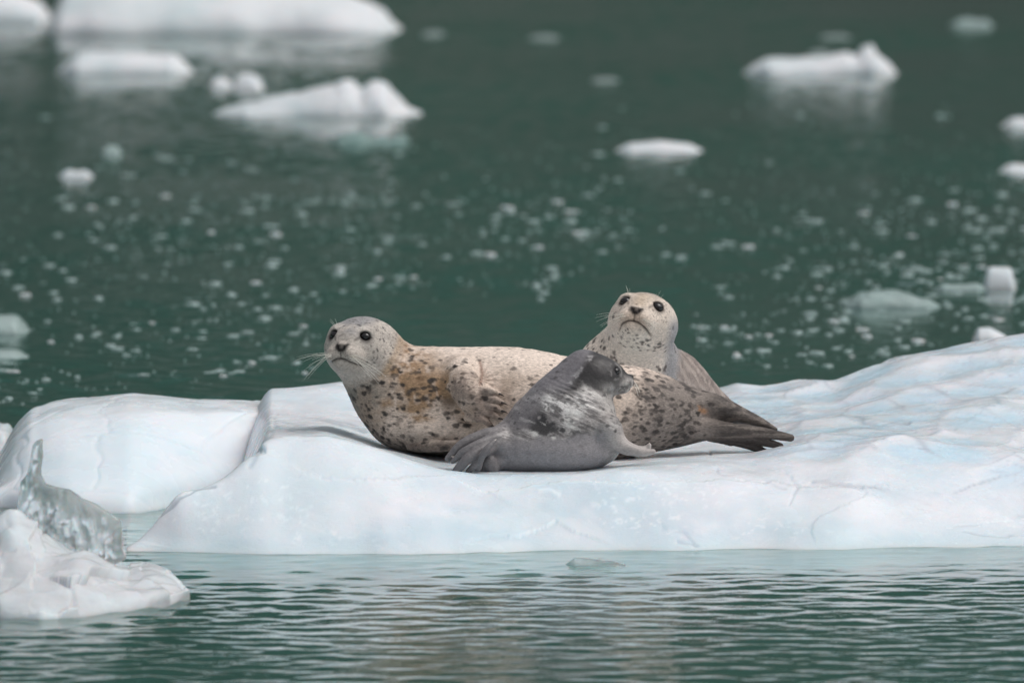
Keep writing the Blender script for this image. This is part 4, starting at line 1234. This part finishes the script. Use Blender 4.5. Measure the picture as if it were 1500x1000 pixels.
lump('ice_bit', [(-90, 640), (-40, 622), (0, 622), (18, 628), (28, 640), (30, 655)], 668, .2, M_CHUNK, 'wet ice piece at the left edge behind the rounded block', 'ice lump', BG, .2)
lump('ice_bit', [(85, 257), (94, 251), (103, 247), (110, 252), (122, 249), (130, 253), (138, 257)], 260, .05, M_BERG, 'small bright ice lump alone in the water at left', 'ice lump', BG)
lump('ice_bit', [(148, 222), (155, 214), (170, 213), (180, 222)], 228, .08, M_BRASH, 'dim small ice lump above the bright lone lump at left', 'ice lump', BG)
for (x, y, w, lab) in [(797, 54, 24, 'faint flat ice at the top centre edge'), (635, 48, 18, 'faint small ice right of the largest iceberg'), (887, 116, 22, 'faint ice below the top centre'),
                       (1224, 53, 24, 'faint ice above the knobbed floe'), (1200, 76, 16, 'faint ice bit just above the knobbed floe, smallest near it')]:
    lump('ice_bit', [(x - w, y + 2), (x - w * .7, y - 1), (x + w * .4, y - 2), (x + w, y + 2)], y + 4, .05, M_DIM, lab, 'ice bit', BG)
lump('ice_plate', [(828, 822), (834, 816), (850, 815), (880, 818), (905, 821), (916, 825)], 829, .06, M_CLEAR, 'thin clear plate of ice floating in front of the floe', 'ice plate', None, .2, 1.5, .01)

def chip_mesh(seed, mat):
    rs = np.random.RandomState(seed)
    n, m = 10, 14; V = []
    for i in range(n + 1):
        th = math.pi * i / n
        for j in range(m):
            ph = 2 * math.pi * j / m
            V.append((math.sin(th) * math.cos(ph), math.sin(th) * math.sin(ph), math.cos(th)))
    V = np.array(V)
    V *= (1 + .45 * fbm(V * 1.3 + seed * 5, 3) + .2 * fbm(V * 4 + seed, 2))[:, None]
    V[:, 2] = np.where(V[:, 2] < 0, V[:, 2] * .5, V[:, 2])
    F = [[i * m + j, i * m + (j + 1) % m, (i + 1) * m + (j + 1) % m, (i + 1) * m + j] for i in range(n) for j in range(m)]
    return V, F
def brash():
    rs = np.random.RandomState(21)
    protos = []
    for k in range(6):
        V, F = chip_mesh(k, None)
        me = bpy.data.meshes.new('brash_ice'); me.from_pydata(V.tolist(), [], F); me.update()
        me.polygons.foreach_set('use_smooth', np.full(len(me.polygons), True, bool))
        me.materials.append(M_BERG if k == 3 else M_BRASH); protos.append((me, V, F))
    pts = []
    while len(pts) < 1500:
        x = rs.uniform(-30, 1530); y = rs.uniform(150, 600)
        dens = .10 + .9 * sstep(200, 400, y)
        dens *= .6 + .4 * sstep(300, 1200, x) if y < 430 else .8
        cl = fbm(np.array([x * .006, y * .012, 1.0]), 3)
        cl2 = fbm(np.array([x * .022, y * .05, 7.0]), 2)
        dens *= np.clip(.55 + 1.4 * cl + 1.2 * cl2, .06, 1)
        lim = 600 if x < 60 else (580 if x < 350 else (555 if x < 480 else (500 if x < 840 else (450 if x < 1000 else (545 if x < 1210 else 545 - (x - 1210) * .2)))))
        if y > lim - 8: continue
        if rs.rand() < dens: pts.append((x, y, rs.rand()))
    for _ in range(16):                                     # drifts: chips strung out along the current
        cx_, cy_, ln = rs.uniform(350, 1480), rs.uniform(290, 470), rs.uniform(40, 110)
        if 820 < cx_ < 1010 and cy_ > 400 or cy_ > 440 and cx_ < 900: continue
        for _k in range(int(ln * .22)):
            pts.append((cx_ + rs.normal(0, ln * .5), cy_ + rs.normal(0, 3), rs.rand() * .85))
    while len(pts) < 2500:
        pts.append((rs.uniform(-30, 1530), rs.uniform(190, 480), rs.rand() * .25))
    pts = [p_ for p_ in pts if not (p_[1] > 405 and 820 < p_[0] < 1010) and not (p_[1] > 440 and 470 < p_[0] < 1010)]
    pts.sort(key=lambda p: -p[2] * (1 + p[1] / 600))
    rest = []
    for i, (x, y, r) in enumerate(pts):
        g = G(x, y)
        me, V, F = protos[rs.randint(6)]
        wpx = 1.8 + 8.5 * r ** 4; hpx = 1.0 + 1.8 * r ** 2
        sx = wpx * K * g[1]; sz = hpx * K * g[1] * rs.uniform(.7, 1.2); sy = sx * rs.uniform(.6, 1.2)
        rz = rs.uniform(0, 6.28) * .15
        if i < 300:
            o = bpy.data.objects.new('brash_ice', me); COL.objects.link(o)
            o.location = (g[0], g[1], 0); o.scale = (sx, sy, sz); o.rotation_euler = (0, 0, rz)
            tag(o, 'small chip of brash ice adrift on the green water behind the seals', 'ice chip', 'brash ice chips drifting behind the seals')
        else:
            rest.append((V * np.array([sx, sy, sz]) * .8 + np.array([g[0], g[1], 0]), F))
    VV = []; FF = []; b = 0
    for V, F in rest:
        VV.append(V); FF += [[i + b for i in f] for f in F]; b += len(V)
    o = mesh_obj('brash_ice_field', np.concatenate(VV), FF, M_BRASH)
    tag(o, 'countless tiny crumbs of brash ice scattered over the water', 'ice crumbs', kind='stuff')
brash()
